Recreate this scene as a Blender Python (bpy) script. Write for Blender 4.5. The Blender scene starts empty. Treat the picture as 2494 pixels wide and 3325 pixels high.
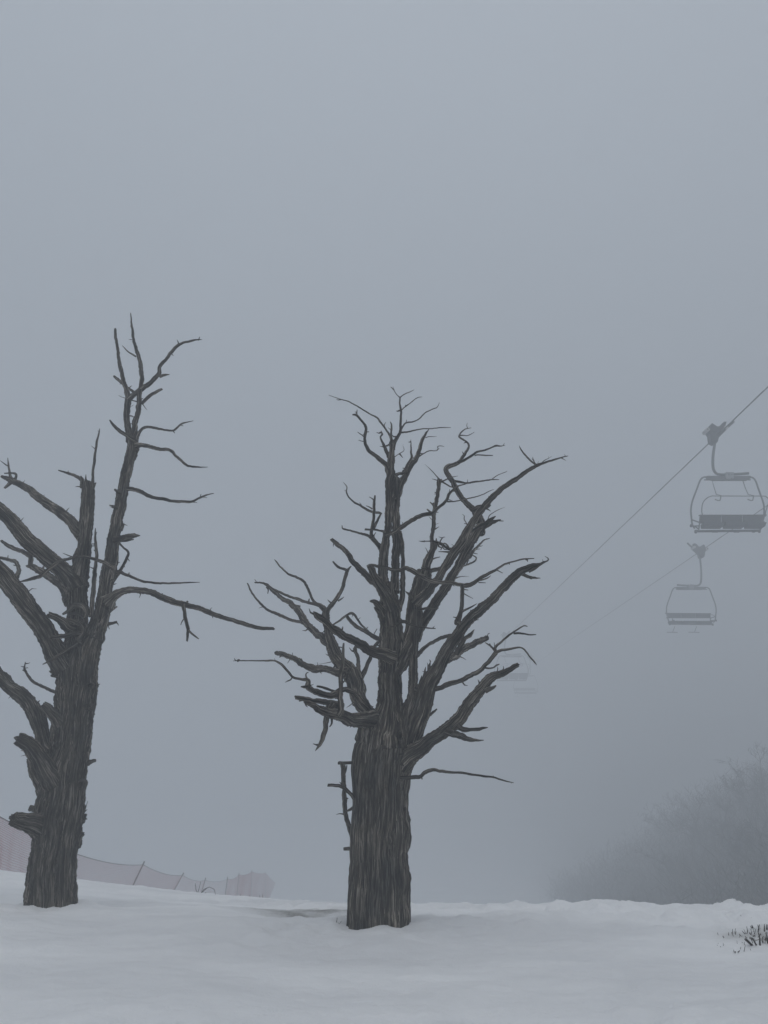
import bpy, math, random
import numpy as np
from mathutils import Vector, Matrix

random.seed(7)
rng = np.random.RandomState(7)
C = bpy.context.scene.collection
sc = bpy.context.scene

# ------------------------------------------------------------------ camera
F_PX, CX, CY = 2395.0, 1247.0, 1662.5          # lens in photograph pixels
PITCH = math.radians(20.0)
cam_data = bpy.data.cameras.new('camera')
cam = bpy.data.objects.new('camera', cam_data)
C.objects.link(cam)
cam.location = (0, 0, 0)
cam.rotation_euler = (math.radians(90) + PITCH, 0, 0)
cam_data.sensor_fit = 'VERTICAL'
cam_data.sensor_height = 36.0
cam_data.lens = 36.0 * F_PX / 3325.0
cam_data.clip_start = 0.05
cam_data.clip_end = 2000
sc.camera = cam

# ------------------------------------------------------------------ light
OVERCAST = (1.80, 1.985, 2.17)
SUN_EL, SUN_AZ = math.radians(68), math.radians(-25)   # behind the camera, veiled
world = bpy.data.worlds.new('World')
sc.world = world
world.use_nodes = True
wn = world.node_tree
wn.nodes.clear()
sky = wn.nodes.new('ShaderNodeTexSky')
sky.sky_type = 'NISHITA'
sky.sun_disc = False
sky.sun_elevation = SUN_EL
sky.sun_rotation = math.radians(180) + SUN_AZ
sky.air_density = 1.0
sky.dust_density = 6.0
sky.ozone_density = 1.0
hsv = wn.nodes.new('ShaderNodeHueSaturation')
hsv.inputs['Saturation'].default_value = 0.85          # overcast: most of the blue is gone
bgn = wn.nodes.new('ShaderNodeBackground')
bgn.inputs['Strength'].default_value = 0.10
wo = wn.nodes.new('ShaderNodeOutputWorld')
wn.links.new(sky.outputs[0], hsv.inputs['Color'])
# overcast luminance: the cloud is three times as bright overhead as at the horizon
geo = wn.nodes.new('ShaderNodeTexCoord'); sep = wn.nodes.new('ShaderNodeSeparateXYZ')
wn.links.new(geo.outputs['Generated'], sep.inputs[0])
cl = wn.nodes.new('ShaderNodeMapRange')
cl.inputs['From Min'].default_value = 0.0; cl.inputs['From Max'].default_value = 1.0
cl.inputs['To Min'].default_value = 1.0; cl.inputs['To Max'].default_value = 3.0
wn.links.new(sep.outputs['Z'], cl.inputs['Value'])
grey = wn.nodes.new('ShaderNodeVectorMath'); grey.operation = 'SCALE'
grey.inputs[0].default_value = OVERCAST
wn.links.new(cl.outputs[0], grey.inputs['Scale'])
mixs = wn.nodes.new('ShaderNodeMixRGB'); mixs.inputs[0].default_value = 0.75
wn.links.new(hsv.outputs[0], mixs.inputs[1]); wn.links.new(grey.outputs[0], mixs.inputs[2])
wn.links.new(mixs.outputs[0], bgn.inputs['Color'])
wn.links.new(bgn.outputs[0], wo.inputs['Surface'])

sd = bpy.data.lights.new('sun', 'SUN')
sd.energy = 0.5
sd.angle = math.radians(60)
sd.color = (1.0, 0.97, 0.93)
sun = bpy.data.objects.new('sun', sd)
C.objects.link(sun)
sun.rotation_euler = (math.radians(22), 0, SUN_AZ)
sun.location = (0, -5, 12)

sc.view_settings.view_transform = 'Standard'
sc.view_settings.look = 'None'
sc.view_settings.exposure = 0.22
sc.view_settings.gamma = 1.0
sc.view_settings.use_curve_mapping = False
sc.render.engine = 'CYCLES'
sc.cycles.max_bounces = 8
sc.cycles.diffuse_bounces = 3
sc.cycles.volume_bounces = 5
sc.cycles.use_denoising = True
sc.cycles.use_adaptive_sampling = True
sc.cycles.adaptive_threshold = 0.02

# ------------------------------------------------------------------ helpers
ct, st = math.cos(PITCH), math.sin(PITCH)
def ray(px, py):
    u = (px - CX) / F_PX; v = (CY - py) / F_PX
    return np.array([u, ct - v * st, st + v * ct])
def at(px, py, Y):
    """world point seen in that direction, Y metres ahead of the camera"""
    r = ray(px, py)
    return r * (Y / r[1])
def px_size(px, py, Y):
    return (Y / ray(px, py)[1]) / F_PX

def _h(ix, iy, iz, seed):
    ix, iy, iz = np.asarray(ix), np.asarray(iy), np.asarray(iz)
    n = (ix * 374761393 + iy * 668265263 + iz * 2147483647 + seed * 1274126177) & 0xFFFFFFFF
    n = ((n ^ (n >> 13)) * 1274126177) & 0xFFFFFFFF
    n = ((n ^ (n >> 15)) * 2246822519) & 0xFFFFFFFF
    return ((n ^ (n >> 16)) & 0xFFFFFF) / float(0xFFFFFF)
def vnoise(x, y, z, seed=0):
    xi = np.floor(x); yi = np.floor(y); zi = np.floor(z)
    fx = x - xi; fy = y - yi; fz = z - zi
    xi = xi.astype(np.int64); yi = yi.astype(np.int64); zi = zi.astype(np.int64)
    fx = fx * fx * (3 - 2 * fx); fy = fy * fy * (3 - 2 * fy); fz = fz * fz * (3 - 2 * fz)
    r = 0
    for a in (0, 1):
        wa = fx if a else 1 - fx
        for b in (0, 1):
            wb = fy if b else 1 - fy
            for c in (0, 1):
                wc = fz if c else 1 - fz
                r = r + wa * wb * wc * _h(xi + a, yi + b, zi + c, seed)
    return r * 2 - 1
def fbm(x, y, z, octaves=4, seed=0, gain=0.5):
    r = 0; a = 1.0; t = 0
    for o in range(octaves):
        k = 2.03 ** o
        r = r + a * vnoise(x * k + 17.3 * o, y * k + 5.1 * o, z * k + 9.7 * o, seed + o)
        t += a; a *= gain
    return r / t

def new_mesh(name, verts, faces, attrs=None, smooth=True):
    me = bpy.data.meshes.new(name)
    verts = np.asarray(verts, dtype=np.float32)
    me.vertices.add(len(verts))
    me.vertices.foreach_set('co', verts.ravel())
    starts = []; totals = []; loops = []; n = 0
    for f in faces:
        f = np.asarray(f, dtype=np.int32)
        k = f.shape[1]
        starts.append(n + np.arange(len(f)) * k); totals.append(np.full(len(f), k)); loops.append(f.ravel())
        n += len(f) * k
    starts = np.concatenate(starts).astype(np.int32); totals = np.concatenate(totals).astype(np.int32)
    loops = np.concatenate(loops).astype(np.int32)
    me.loops.add(len(loops)); me.loops.foreach_set('vertex_index', loops)
    me.polygons.add(len(starts)); me.polygons.foreach_set('loop_start', starts)
    me.polygons.foreach_set('loop_total', totals)
    me.polygons.foreach_set('use_smooth', np.full(len(starts), smooth))
    for an, (kind, data) in (attrs or {}).items():
        at_ = me.attributes.new(an, kind, 'POINT')
        at_.data.foreach_set('vector' if kind == 'FLOAT_VECTOR' else 'value', np.asarray(data, dtype=np.float32).ravel())
    me.update(); me.validate()
    return me

class MB:
    """collects tubes / boxes / lathes, links them as one mesh object"""
    def __init__(s):
        s.v = []; s.q = []; s.t = []; s.g = []; s.n = 0
    def add(s, v, q=None, t=None, g=None):
        v = np.asarray(v, float)
        if q is not None and len(q): s.q.append(np.asarray(q) + s.n)
        if t is not None and len(t): s.t.append(np.asarray(t) + s.n)
        s.v.append(v); s.g.append(v if g is None else g); s.n += len(v)
    def build(s, name, mat, parent=None, origin=(0, 0, 0), smooth=True):
        v = np.concatenate(s.v) - np.asarray(origin, float)
        fs = []
        if s.q: fs.append(np.concatenate(s.q))
        if s.t: fs.append(np.concatenate(s.t))
        me = new_mesh(name, v, fs, {'grain': ('FLOAT_VECTOR', np.concatenate(s.g))}, smooth)
        o = bpy.data.objects.new(name, me)
        C.objects.link(o)
        me.materials.append(mat)
        if parent is not None: o.parent = parent
        else: o.location = origin
        return o
    def box(s, c, size, ax=None):
        """box with slightly chamfered look: plain 8 corners"""
        c = np.asarray(c, float); h = np.asarray(size, float) / 2
        v = np.array([[x, y, z] for z in (-1, 1) for y in (-1, 1) for x in (-1, 1)]) * h
        if ax is not None: v = v @ np.asarray(ax, float)
        s.add(v + c, [[0, 2, 3, 1], [4, 5, 7, 6], [0, 1, 5, 4], [2, 6, 7, 3], [0, 4, 6, 2], [1, 3, 7, 5]])
    def rod(s, pts, r, seg=8):
        pts = np.asarray(pts, float)
        rr = np.full(len(pts), r) if np.isscalar(r) else np.asarray(r, float)
        P, T, U, V, S = frames(pts)
        a = np.linspace(0, 2 * np.pi, seg, endpoint=False)
        ring = P[:, None, :] + rr[:, None, None] * (np.cos(a)[None, :, None] * U[:, None, :] + np.sin(a)[None, :, None] * V[:, None, :])
        s.add(np.concatenate([ring.reshape(-1, 3), P[:1], P[-1:]]), grid_quads(len(P), seg), caps(len(P), seg))
    def prism(s, pts2, y0, y1, place):
        """polygon outline (x, z) pushed from depth y0 to y1 ; place maps (x,y,z)"""
        n = len(pts2)
        v = [place(x, y0, z) for x, z in pts2] + [place(x, y1, z) for x, z in pts2]
        cx = sum(p[0] for p in pts2) / n; cz = sum(p[1] for p in pts2) / n
        v += [place(cx, y0, cz), place(cx, y1, cz)]
        q = [[i, (i + 1) % n, n + (i + 1) % n, n + i] for i in range(n)]
        t = [[(i + 1) % n, i, 2 * n] for i in range(n)] + [[n + i, n + (i + 1) % n, 2 * n + 1] for i in range(n)]
        s.add(v, q, t)

def grid_quads(n, m):
    i = np.arange(n - 1)[:, None]; j = np.arange(m)[None, :]
    a = i * m + j; b = i * m + (j + 1) % m
    return np.stack([a, b, b + m, a + m], -1).reshape(-1, 4)
def caps(n, m):
    j = np.arange(m)
    a = np.stack([(j + 1) % m, j, np.full(m, n * m)], -1)
    b = np.stack([(n - 1) * m + j, (n - 1) * m + (j + 1) % m, np.full(m, n * m + 1)], -1)
    return np.concatenate([a, b])
def frames(P):
    T = np.gradient(P, axis=0)
    T /= np.linalg.norm(T, axis=1)[:, None] + 1e-12
    U = np.zeros_like(P)
    ref = np.array([0., 1., 0.]) if abs(T[0][1]) < .8 else np.array([1., 0., 0.])
    u = np.cross(T[0], ref); u /= np.linalg.norm(u)
    for i in range(len(P)):
        u = u - T[i] * np.dot(u, T[i]); u /= np.linalg.norm(u) + 1e-12
        U[i] = u
    V = np.cross(T, U)
    S = np.concatenate([[0], np.cumsum(np.linalg.norm(np.diff(P, axis=0), axis=1))])
    return P, T, U, V, S
def spline(P, R, ds):
    """Catmull-Rom through P with radii R, resampled every ds(r)"""
    P = np.asarray(P, float); R = np.asarray(R, float)
    Q = np.concatenate([[2 * P[0] - P[1]], P, [2 * P[-1] - P[-2]]])
    out = []; rad = []
    for i in range(len(P) - 1):
        p0, p1, p2, p3 = Q[i], Q[i + 1], Q[i + 2], Q[i + 3]
        L = np.linalg.norm(p2 - p1)
        n = max(2, int(math.ceil(L / ds(0.5 * (R[i] + R[i + 1])))))
        t = np.linspace(0, 1, n, endpoint=False)[:, None]
        out.append(0.5 * (2 * p1 + (p2 - p0) * t + (2 * p0 - 5 * p1 + 4 * p2 - p3) * t ** 2 + (-p0 + 3 * p1 - 3 * p2 + p3) * t ** 3))
        tt = t[:, 0]; rad.append(R[i] * (1 - tt) + R[i + 1] * tt)
    out.append(P[-1:]); rad.append(R[-1:])
    return np.concatenate(out), np.concatenate(rad)

_seed = [0]
def wood_tube(mb, P, R, rough=1.0, jag=0.5):
    """an old weathered limb: fluted, grooved along the grain, torn at its end"""
    _seed[0] += 1; sd_ = _seed[0]
    P, R = spline(P, R, lambda r: min(max(r * 0.32, 0.010), 0.022))
    n = len(P)
    k = np.arange(n)
    # small wander of the line and of the girth, as grown wood has
    w = np.stack([vnoise(k * .11 + 3.1 * a, k * 0 + sd_ * .37, k * 0. + a, sd_) for a in range(3)], -1)
    fade = np.clip(np.minimum(k / 6., (n - 1 - k) / 3.), 0, 1)[:, None]
    w2 = np.stack([vnoise(k * .42 + 7.7 * a, k * 0 + sd_ * .61, k * 0. + a, sd_ + 2) for a in range(3)], -1)
    P = P + fade * (w * np.minimum(R, .03)[:, None] * 0.30 + w2 * np.minimum(R, .014)[:, None] * 0.20)
    R = R * (1 + .10 * vnoise(k * .33, k * 0 + sd_ * .23, k * 0., sd_ + 9) * np.clip(.03 / np.maximum(R, 1e-4), 0, 1) * fade[:, 0])
    P, T, U, V, S = frames(P)
    m = int(np.clip(2 * np.pi * R.max() / 0.0065, 8, 230))
    a = np.linspace(0, 2 * np.pi, m, endpoint=False)[None, :] + (S * 0.25)[:, None]
    ca, sa = np.cos(a), np.sin(a)
    r0 = R[:, None] * np.ones_like(a)
    s2 = S[:, None] * np.ones_like(a)
    ref = max(float(R.mean()), .012)                 # the grain runs along the limb, whatever its girth
    gx, gy = ref * ca + sd_ * 1.7, ref * sa + sd_ * .9
    gw = fbm(gx * 5, gy * 5, s2 * 2.6, 3, sd_ + 61); gv = fbm(gx * 5 + 9, gy * 5, s2 * 2.6, 3, sd_ + 71)
    gx = gx + .013 * gw * min(1, ref / .1); gy = gy + .013 * gv * min(1, ref / .1)
    lob = fbm(gx * 5.5, gy * 5.5, s2 * 1.3, 3, sd_) * 0.12 + fbm(gx * 14, gy * 14, s2 * 5.0, 2, sd_ + 5) * 0.035
    rr = np.maximum(R, .012)[:, None]
    fr1 = 42.0 + 0.35 / rr.clip(.015); fr2 = fr1 * 2.3
    g1 = 1 - np.abs(fbm(gx * fr1, gy * fr1, s2 * 1.7, 3, sd_ + 11)) * 2.6
    g2 = 1 - np.abs(fbm(gx * fr2, gy * fr2, s2 * 3.2, 2, sd_ + 23)) * 2.2
    big = fbm(gx * 9, gy * 9, s2 * .8, 2, sd_ + 31)
    amp = np.minimum(rr * 0.14, 0.0115)
    disp = r0 * lob - amp * rough * (np.clip(g1, -.3, 1) * 0.75 + 0.35 * np.clip(g2, -.3, 1)) + amp * 1.2 * big
    kn = fbm(gx * 11, gy * 11, s2 * 9.0, 2, sd_ + 41)
    disp += np.clip(kn - .42, 0, 1) * np.minimum(rr * .5, .025)
    r1 = np.maximum(r0 + disp + amp * .3, r0 * .35)
    ring = P[:, None, :] + r1[..., None] * (ca[..., None] * U[:, None, :] + sa[..., None] * V[:, None, :])
    # torn end: the last rings run out unevenly
    if R[-1] > 0.006 and jag > 0:
        e = fbm(gx[-1] * 60, gy[-1] * 60, gx[-1] * 0, 2, sd_ + 3) * min(R[-1] * 2.2, .035) * jag
        ring[-1] += e[:, None] * T[-1]
        if n > 2: ring[-2] += 0.4 * e[:, None] * T[-1]
    tip = P[-1] + T[-1] * (R[-1] * .2 if R[-1] < .006 else -min(R[-1] * .5, .01) * jag)
    v = np.concatenate([ring.reshape(-1, 3), [P[0]], [tip]])
    g = np.stack([gx, gy, s2], -1).reshape(-1, 3)
    g = np.concatenate([g, g[:1], g[-1:]])
    mb.add(v, grid_quads(n, m), caps(n, m), g)
    return P, R, T

def spikes(mb, P, R, T, dens=1.0):
    """broken twig ends along a limb"""
    L = np.sum(np.linalg.norm(np.diff(P, axis=0), axis=1))
    cnt = rng.poisson(L * 2.6 * dens)
    for _ in range(cnt):
        i = rng.randint(len(P) // 8, len(P) - 1)
        r = R[i]
        if r > .09: continue
        d = rng.normal(size=3); d[1] *= .6
        d -= T[i] * np.dot(d, T[i]); d /= np.linalg.norm(d) + 1e-9
        d = d + T[i] * rng.uniform(-.1, .9); d /= np.linalg.norm(d)
        ln = rng.uniform(.012, .045) * (1 + 6 * r); w = rng.uniform(.0025, .0055)
        b = P[i] + d * r * .5
        bend = rng.normal(size=3) * ln * .12
        mb.rod([b, P[i] + d * (r + ln * .5) + bend, P[i] + d * (r + ln)], [w * 1.5, w, w * .3], 5)

def tag(o, label=None, cat=None, group=None, kind=None):
    if label: o['label'] = label
    if cat: o['category'] = cat
    if group: o['group'] = group
    if kind: o['kind'] = kind
    return o
def empty(name, loc):
    o = bpy.data.objects.new(name, None); C.objects.link(o); o.location = loc
    o.empty_display_size = 0.2
    return o

# ------------------------------------------------------------------ materials
def mat_new(name):
    m = bpy.data.materials.new(name); m.use_nodes = True
    nt = m.node_tree; nt.nodes.clear()
    out = nt.nodes.new('ShaderNodeOutputMaterial')
    b = nt.nodes.new('ShaderNodeBsdfPrincipled')
    nt.links.new(b.outputs[0], out.inputs['Surface'])
    return m, nt, b, out
def N(nt, t, **kw):
    n = nt.nodes.new(t)
    for k, v in kw.items():
        if k in n.inputs.keys(): n.inputs[k].default_value = v
        else: setattr(n, k, v)
    return n
def ramp(nt, fac, stops):
    r = nt.nodes.new('ShaderNodeValToRGB')
    el = r.color_ramp.elements
    while len(el) < len(stops): el.new(0.5)
    for e, (p, c) in zip(el, stops):
        e.position = p; e.color = (*c, 1)
    nt.links.new(fac, r.inputs[0])
    return r

def wood_material(name, tone=1.0, warm=1.0):
    m, nt, b, out = mat_new(name)
    ga = N(nt, 'ShaderNodeAttribute', attribute_name='grain')
    def stretched(sx, sz):
        mp = N(nt, 'ShaderNodeMapping'); mp.inputs['Scale'].default_value = (sx, sx, sz)
        nt.links.new(ga.outputs['Vector'], mp.inputs[0]); return mp
    n1 = N(nt, 'ShaderNodeTexNoise', Scale=1.0, Detail=6.0, Roughness=0.7, Distortion=0.9)
    nt.links.new(stretched(92, 4.2).outputs[0], n1.inputs['Vector'])
    n2 = N(nt, 'ShaderNodeTexNoise', Scale=1.0, Detail=5.0, Roughness=0.6)
    nt.links.new(stretched(250, 8.0).outputs[0], n2.inputs['Vector'])
    n3 = N(nt, 'ShaderNodeTexNoise', Scale=1.0, Detail=3.0, Roughness=0.5)
    nt.links.new(stretched(10, 4.5).outputs[0], n3.inputs['Vector'])
    t = tone
    c1 = ramp(nt, n1.outputs[0], [(.37, (.012 * t, .012 * t, .012 * t)), (.50, (.062 * t, .057 * t, .051 * t)), (.61, (.225 * t, .213 * t, .196 * t))])
    c2 = ramp(nt, n2.outputs[0], [(.37, (.34, .34, .34)), (.60, (1.75, 1.73, 1.69))])
    mx = N(nt, 'ShaderNodeMixRGB', blend_type='MULTIPLY'); mx.inputs[0].default_value = 1.0
    nt.links.new(c1.outputs[0], mx.inputs[1]); nt.links.new(c2.outputs[0], mx.inputs[2])
    c3 = ramp(nt, n3.outputs[0], [(.32, (.50, .52, .54)), (.66, (1.40, 1.34, 1.25))])
    mx2 = N(nt, 'ShaderNodeMixRGB', blend_type='MULTIPLY'); mx2.inputs[0].default_value = 1.0
    nt.links.new(mx.outputs[0], mx2.inputs[1]); nt.links.new(c3.outputs[0], mx2.inputs[2])
    nt.links.new(mx2.outputs[0], b.inputs['Base Color'])
    b.inputs['Roughness'].default_value = 0.92
    b.inputs['Specular IOR Level'].default_value = 0.15
    ad = N(nt, 'ShaderNodeMath', operation='ADD')
    nt.links.new(n1.outputs[0], ad.inputs[0]); nt.links.new(n2.outputs[0], ad.inputs[1])
    bp = N(nt, 'ShaderNodeBump', Strength=1.0, Distance=0.016)
    nt.links.new(ad.outputs[0], bp.inputs['Height']); nt.links.new(bp.outputs[0], b.inputs['Normal'])
    return m
def plain(name, col, rough=.6, metal=0., var=.15, scale=12.):
    m, nt, b, out = mat_new(name)
    tc = N(nt, 'ShaderNodeTexCoord')
    n = N(nt, 'ShaderNodeTexNoise', Scale=scale, Detail=4.0)
    nt.links.new(tc.outputs['Object'], n.inputs['Vector'])
    r = ramp(nt, n.outputs[0], [(.3, tuple(c * (1 - var) for c in col)), (.7, tuple(c * (1 + var) for c in col))])
    nt.links.new(r.outputs[0], b.inputs['Base Color'])
    b.inputs['Roughness'].default_value = rough; b.inputs['Metallic'].default_value = metal
    return m
M_WOOD = wood_material('weathered_wood', 1.0)
M_WOOD2 = wood_material('weathered_wood_grey', 1.25)
M_TWIG = plain('dry_stem', (.030, .024, .020), .9)
M_STALK = plain('straw_stalk', (.10, .085, .065), .9)
M_STEEL = plain('galvanised_steel', (.10, .105, .11), .55, .3)
M_SEAT = plain('black_vinyl', (.022, .024, .028), .7)
M_DARK = plain('cast_steel_dark', (.045, .047, .05), .6, .3)
M_PLATE = plain('bare_plate', (.30, .31, .32), .5, .4)
M_RUBBER = plain('grip_roller', (.42, .42, .41), .6)
M_CABLE = plain('steel_rope', (.05, .052, .056), .6, .5, .2, 60)
M_NET = plain('faded_red_net', (.36, .10, .12), .9)
M_POST = plain('fence_post_dark', (.09, .07, .068), .8)
M_WOODS = plain('bare_bark', (.030, .026, .025), .95)

HAZE = 0.024

# ------------------------------------------------------------------ the snow
def sstep(e0, e1, x):
    t = np.clip((x - e0) / (e1 - e0), 0, 1); return t * t * (3 - 2 * t)
# the crest of the snowfield: direction (x/y), slope of the sight line, distance
_cr = [(-.62, -.098, 10.), (-.53, -.1005, 10.), (-.45, -.1085, 10.), (-.33, -.1235, 10.), (-.22, -.1335, 9.8), (-.15, -.1395, 9.3),
       (-.07, -.1440, 8.8), (.02, -.1450, 8.6), (.10, -.1462, 8.4), (.18, -.1475, 8.0), (.26, -.1455, 7.6), (.31, -.1500, 7.4), (.38, -.1475, 7.3), (.46, -.1495, 7.2), (.51, -.147, 7.1), (.56, -.143, 7.0), (.8, -.13, 7.0)]
_ca = np.array([c[0] for c in _cr]); _cs = np.array([c[1] for c in _cr]); _cy = np.array([c[2] for c in _cr])
S_ = 0.84                                       # size of the near ground: the trees stand about 5 m off
def ground_z(x, y): return S_ * ground_u(np.asarray(x, float) / S_, np.asarray(y, float) / S_)
def ground_u(x, y):
    a = np.clip(x / np.maximum(y, 3.0), -.62, .8)
    s = np.interp(a, _ca, _cs); Yc = np.interp(a, _ca, _cy)
    zf = -1.5 + .085 * np.clip(y, -30, 6.2)
    z0 = -1.5 + .095 * 6.2 + .11 * sstep(.25, .6, a) * .3
    zc = s * Yc
    w = sstep(6.2, Yc, y)
    near = zf * (1 - w) + zc * w
    k = .19 - .04 * sstep(-.1, -.4, a)
    d = np.maximum(y - Yc, 0)
    far = zc - k * d * (1 - np.exp(-d / 1.2)) / 1.0
    far = -14 + (far + 14) * 1.0
    far = np.where(far < -8, -14 + 6 * np.exp((far + 8) / 6), far)
    z = np.where(y < Yc, near, far)
    # wooded rise in the right background
    hill = sstep(.20, .60, a) * sstep(26, 80, y) * 10.0 * (1 - sstep(110, 180, y) * .6)
    z = z + hill
    # soft drifts
    z = z + .035 * fbm(x * .9, y * .9, x * 0, 3, 3) * sstep(1, 4, y) * (1 - .3 * sstep(6, 9, y))
    z = z + .030 * fbm(x * 1.9, y * 4.2, x * 0, 4, 9, .55) + .020 * np.abs(fbm(x * 4.6, y * 9., x * 0, 3, 14, .5))
    z = z + .09 * fbm(x * 2.6, y * 3.4, x * 0, 4, 51, .6) * sstep(4.75, 4.2, y) * sstep(2.5, 3.5, y)   # rough mounds by the photographer's feet
    # crumbly broken crust along the edge by the trees and on the right bank
    edge = np.exp(-((y - 6.05 - .25 * np.sin(x * .8)) / .35) ** 2) * sstep(-1.4, -.5, x) + .8 * sstep(.25, .7, x / np.maximum(y, 1)) * np.exp(-((y - 7.1) / .45) ** 2)
    edge = edge + .75 * np.exp(-((y - Yc + .1) / .55) ** 2)
    z = z + .22 * edge * (np.abs(fbm(x * 3.6, y * 4.4, x * 0, 5, 21, .52)) - .12) * (.65 + .8 * fbm(x * .8, y * .8, x * 0, 2, 33))
    # wind scoured hollows round the stems
    for hx, hy, rx, ry, dp in HOLLOWS:
        z = z - dp * np.exp(-(((x - hx) / rx) ** 2 + ((y - hy) / ry) ** 2))
    return z
YM, YL = 6.0 * S_, 7.0 * S_
bm_ = at(1230, 3008, YM); bl_ = at(160, 2948, YL)
HOLLOWS = [(-.8, 6.55, .55, .30, .07), (-.66, 7.3, .55, .42, .20), (-.15, 7.0, .3, .3, .10), (-2.62, 7.5, .50, .24, .13), (-3.4, 7.5, .40, .26, .15), (.75, 7.1, .55, .3, .12), (1.5, 7.2, .5, .2, .05)]
_hr = np.random.RandomState(77)
for _q in range(46):                                # old footprints and clods, softened by wind
    _y = _hr.uniform(4.1, 5.6); _x = _hr.uniform(-.6, .6) * _y
    HOLLOWS.append((_x, _y, _hr.uniform(.04, .16), _hr.uniform(.03, .07), _hr.uniform(-.020, .032)))
HOLLOWS.append((-1.02, 5.35, .10, .06, -.035)); HOLLOWS.append((-1.15, 5.4, .3, .08, -.02))

def axis_lines(lo, fine_lo, fine_hi, hi, step, growth=1.09):
    a = list(np.arange(fine_lo, fine_hi, step)); s = step
    while a[-1] < hi: s *= growth; a.append(a[-1] + s)
    b = []; s = step; v = fine_lo
    while v > lo: s *= growth; v -= s; b.append(v)
    return np.array(b[::-1] + a)
xs = axis_lines(-205, -5.3, 4.8, 205, .021); ys = axis_lines(-205, 3.2, 9.0, 205, .017)
X, Y = np.meshgrid(xs, ys)
Z = ground_z(X, Y)
# keep the snow settled against both trunks
for b_, rad in ((bm_, .29), (bl_, .25)):
    d = np.hypot(X - b_[0], (Y - b_[1]))
    w = np.exp(-(d / (rad * 1.5)) ** 4)
    Z = Z * (1 - w) + (b_[2] + .028 + .06 * fbm(X * 6, Y * 6, X * 0, 4, 5)) * w
ny, nx = X.shape
i = np.arange(ny - 1)[:, None] * nx + np.arange(nx - 1)[None, :]
quads = np.stack([i, i + 1, i + nx + 1, i + nx], -1).reshape(-1, 4)
A_ = X / np.maximum(Y, 3)
wood_mask = sstep(.16, .30, A_ + .05 * fbm(X * .2, Y * .2, X * 0, 3, 8)) * sstep(20, 26, Y)
bare = 1.0 * np.exp(-(((X + .56) / .42) ** 2 + ((Y - 6.66) / .34) ** 2)) + .9 * np.exp(-(((X - 2.20) / .20) ** 2 + ((Y - 4.84) / .15) ** 2))
bare = np.clip(bare * (1 + .9 * fbm(X * 6, Y * 6, X * 0, 3, 12)), 0, 1)
me = new_mesh('snow_ground', np.stack([X, Y, Z], -1).reshape(-1, 3), [quads],
              {'woods': ('FLOAT', wood_mask.ravel()), 'bare': ('FLOAT', bare.ravel())})
ground = bpy.data.objects.new('snow_ground', me); C.objects.link(ground)
tag(ground, kind='structure')
m, nt, b, out = mat_new('snow')
tc = N(nt, 'ShaderNodeTexCoord')
n1 = N(nt, 'ShaderNodeTexNoise', Scale=.7, Detail=5.0, Roughness=.6)
n2 = N(nt, 'ShaderNodeTexNoise', Scale=38.0, Detail=6.0, Roughness=.7)
n3 = N(nt, 'ShaderNodeTexNoise', Scale=5.0, Detail=5.0, Roughness=.6)
mp = N(nt, 'ShaderNodeMapping'); mp.inputs['Scale'].default_value = (.45, 1.6, 1)
nt.links.new(tc.outputs['Object'], mp.inputs[0])
nt.links.new(tc.outputs['Object'], n2.inputs['Vector'])
nt.links.new(mp.outputs[0], n1.inputs['Vector']); nt.links.new(mp.outputs[0], n3.inputs['Vector'])
r1 = ramp(nt, n1.outputs[0], [(.34, (.74, .75, .765)), (.50, (.85, .86, .87)), (.62, (.90, .905, .915))])
a1 = N(nt, 'ShaderNodeAttribute', attribute_name='bare')
dirt = ramp(nt, n2.outputs[0], [(.35, (.17, .165, .155)), (.65, (.40, .395, .38))])
x1 = N(nt, 'ShaderNodeMixRGB'); nt.links.new(a1.outputs['Fac'], x1.inputs[0])
nt.links.new(r1.outputs[0], x1.inputs[1]); nt.links.new(dirt.outputs[0], x1.inputs[2])
a2 = N(nt, 'ShaderNodeAttribute', attribute_name='woods')
x2 = N(nt, 'ShaderNodeMixRGB'); nt.links.new(a2.outputs['Fac'], x2.inputs[0])
nt.links.new(x1.outputs[0], x2.inputs[1]); x2.inputs[2].default_value = (.035, .030, .026, 1)
nt.links.new(x2.outputs[0], b.inputs['Base Color'])
b.inputs['Roughness'].default_value = .75
b.inputs['Specular IOR Level'].default_value = .3
ad = N(nt, 'ShaderNodeMath', operation='MULTIPLY_ADD'); nt.links.new(n2.outputs[0], ad.inputs[0]); ad.inputs[1].default_value = .32
nt.links.new(n3.outputs[0], ad.inputs[2])
bp = N(nt, 'ShaderNodeBump', Strength=.75, Distance=.03)
nt.links.new(ad.outputs[0], bp.inputs['Height']); nt.links.new(bp.outputs[0], b.inputs['Normal'])
ground.data.materials.append(m)

# ------------------------------------------------------------------ the two dead trees
REG = {'A': (0, 1000, .54250), 'B': (0, 1900, .54250), 'C': (750, 1200, .36166), 'D': (1250, 1200, .36166),
       'E': (750, 1850, .36166), 'F': (1250, 1850, .36166), 'G': (950, 2400, .48222)}
def chain(reg, d0, d1, pts, Y0):
    ox, oy, k = REG[reg]
    P = []; R = []; n = len(pts)
    L = [0.]
    for i in range(1, n): L.append(L[-1] + math.hypot(pts[i][0] - pts[i - 1][0], pts[i][1] - pts[i - 1][1]))
    for (x, y, w), l in zip(pts, L):
        Yw = Y0 + S_ * (d0 + (d1 - d0) * (l / L[-1]))
        px, py = ox + x * k, oy + y * k
        P.append(at(px, py, Yw)); R.append(w * k * .5 * px_size(px, py, Yw))
    return np.array(P), np.array(R)

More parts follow.
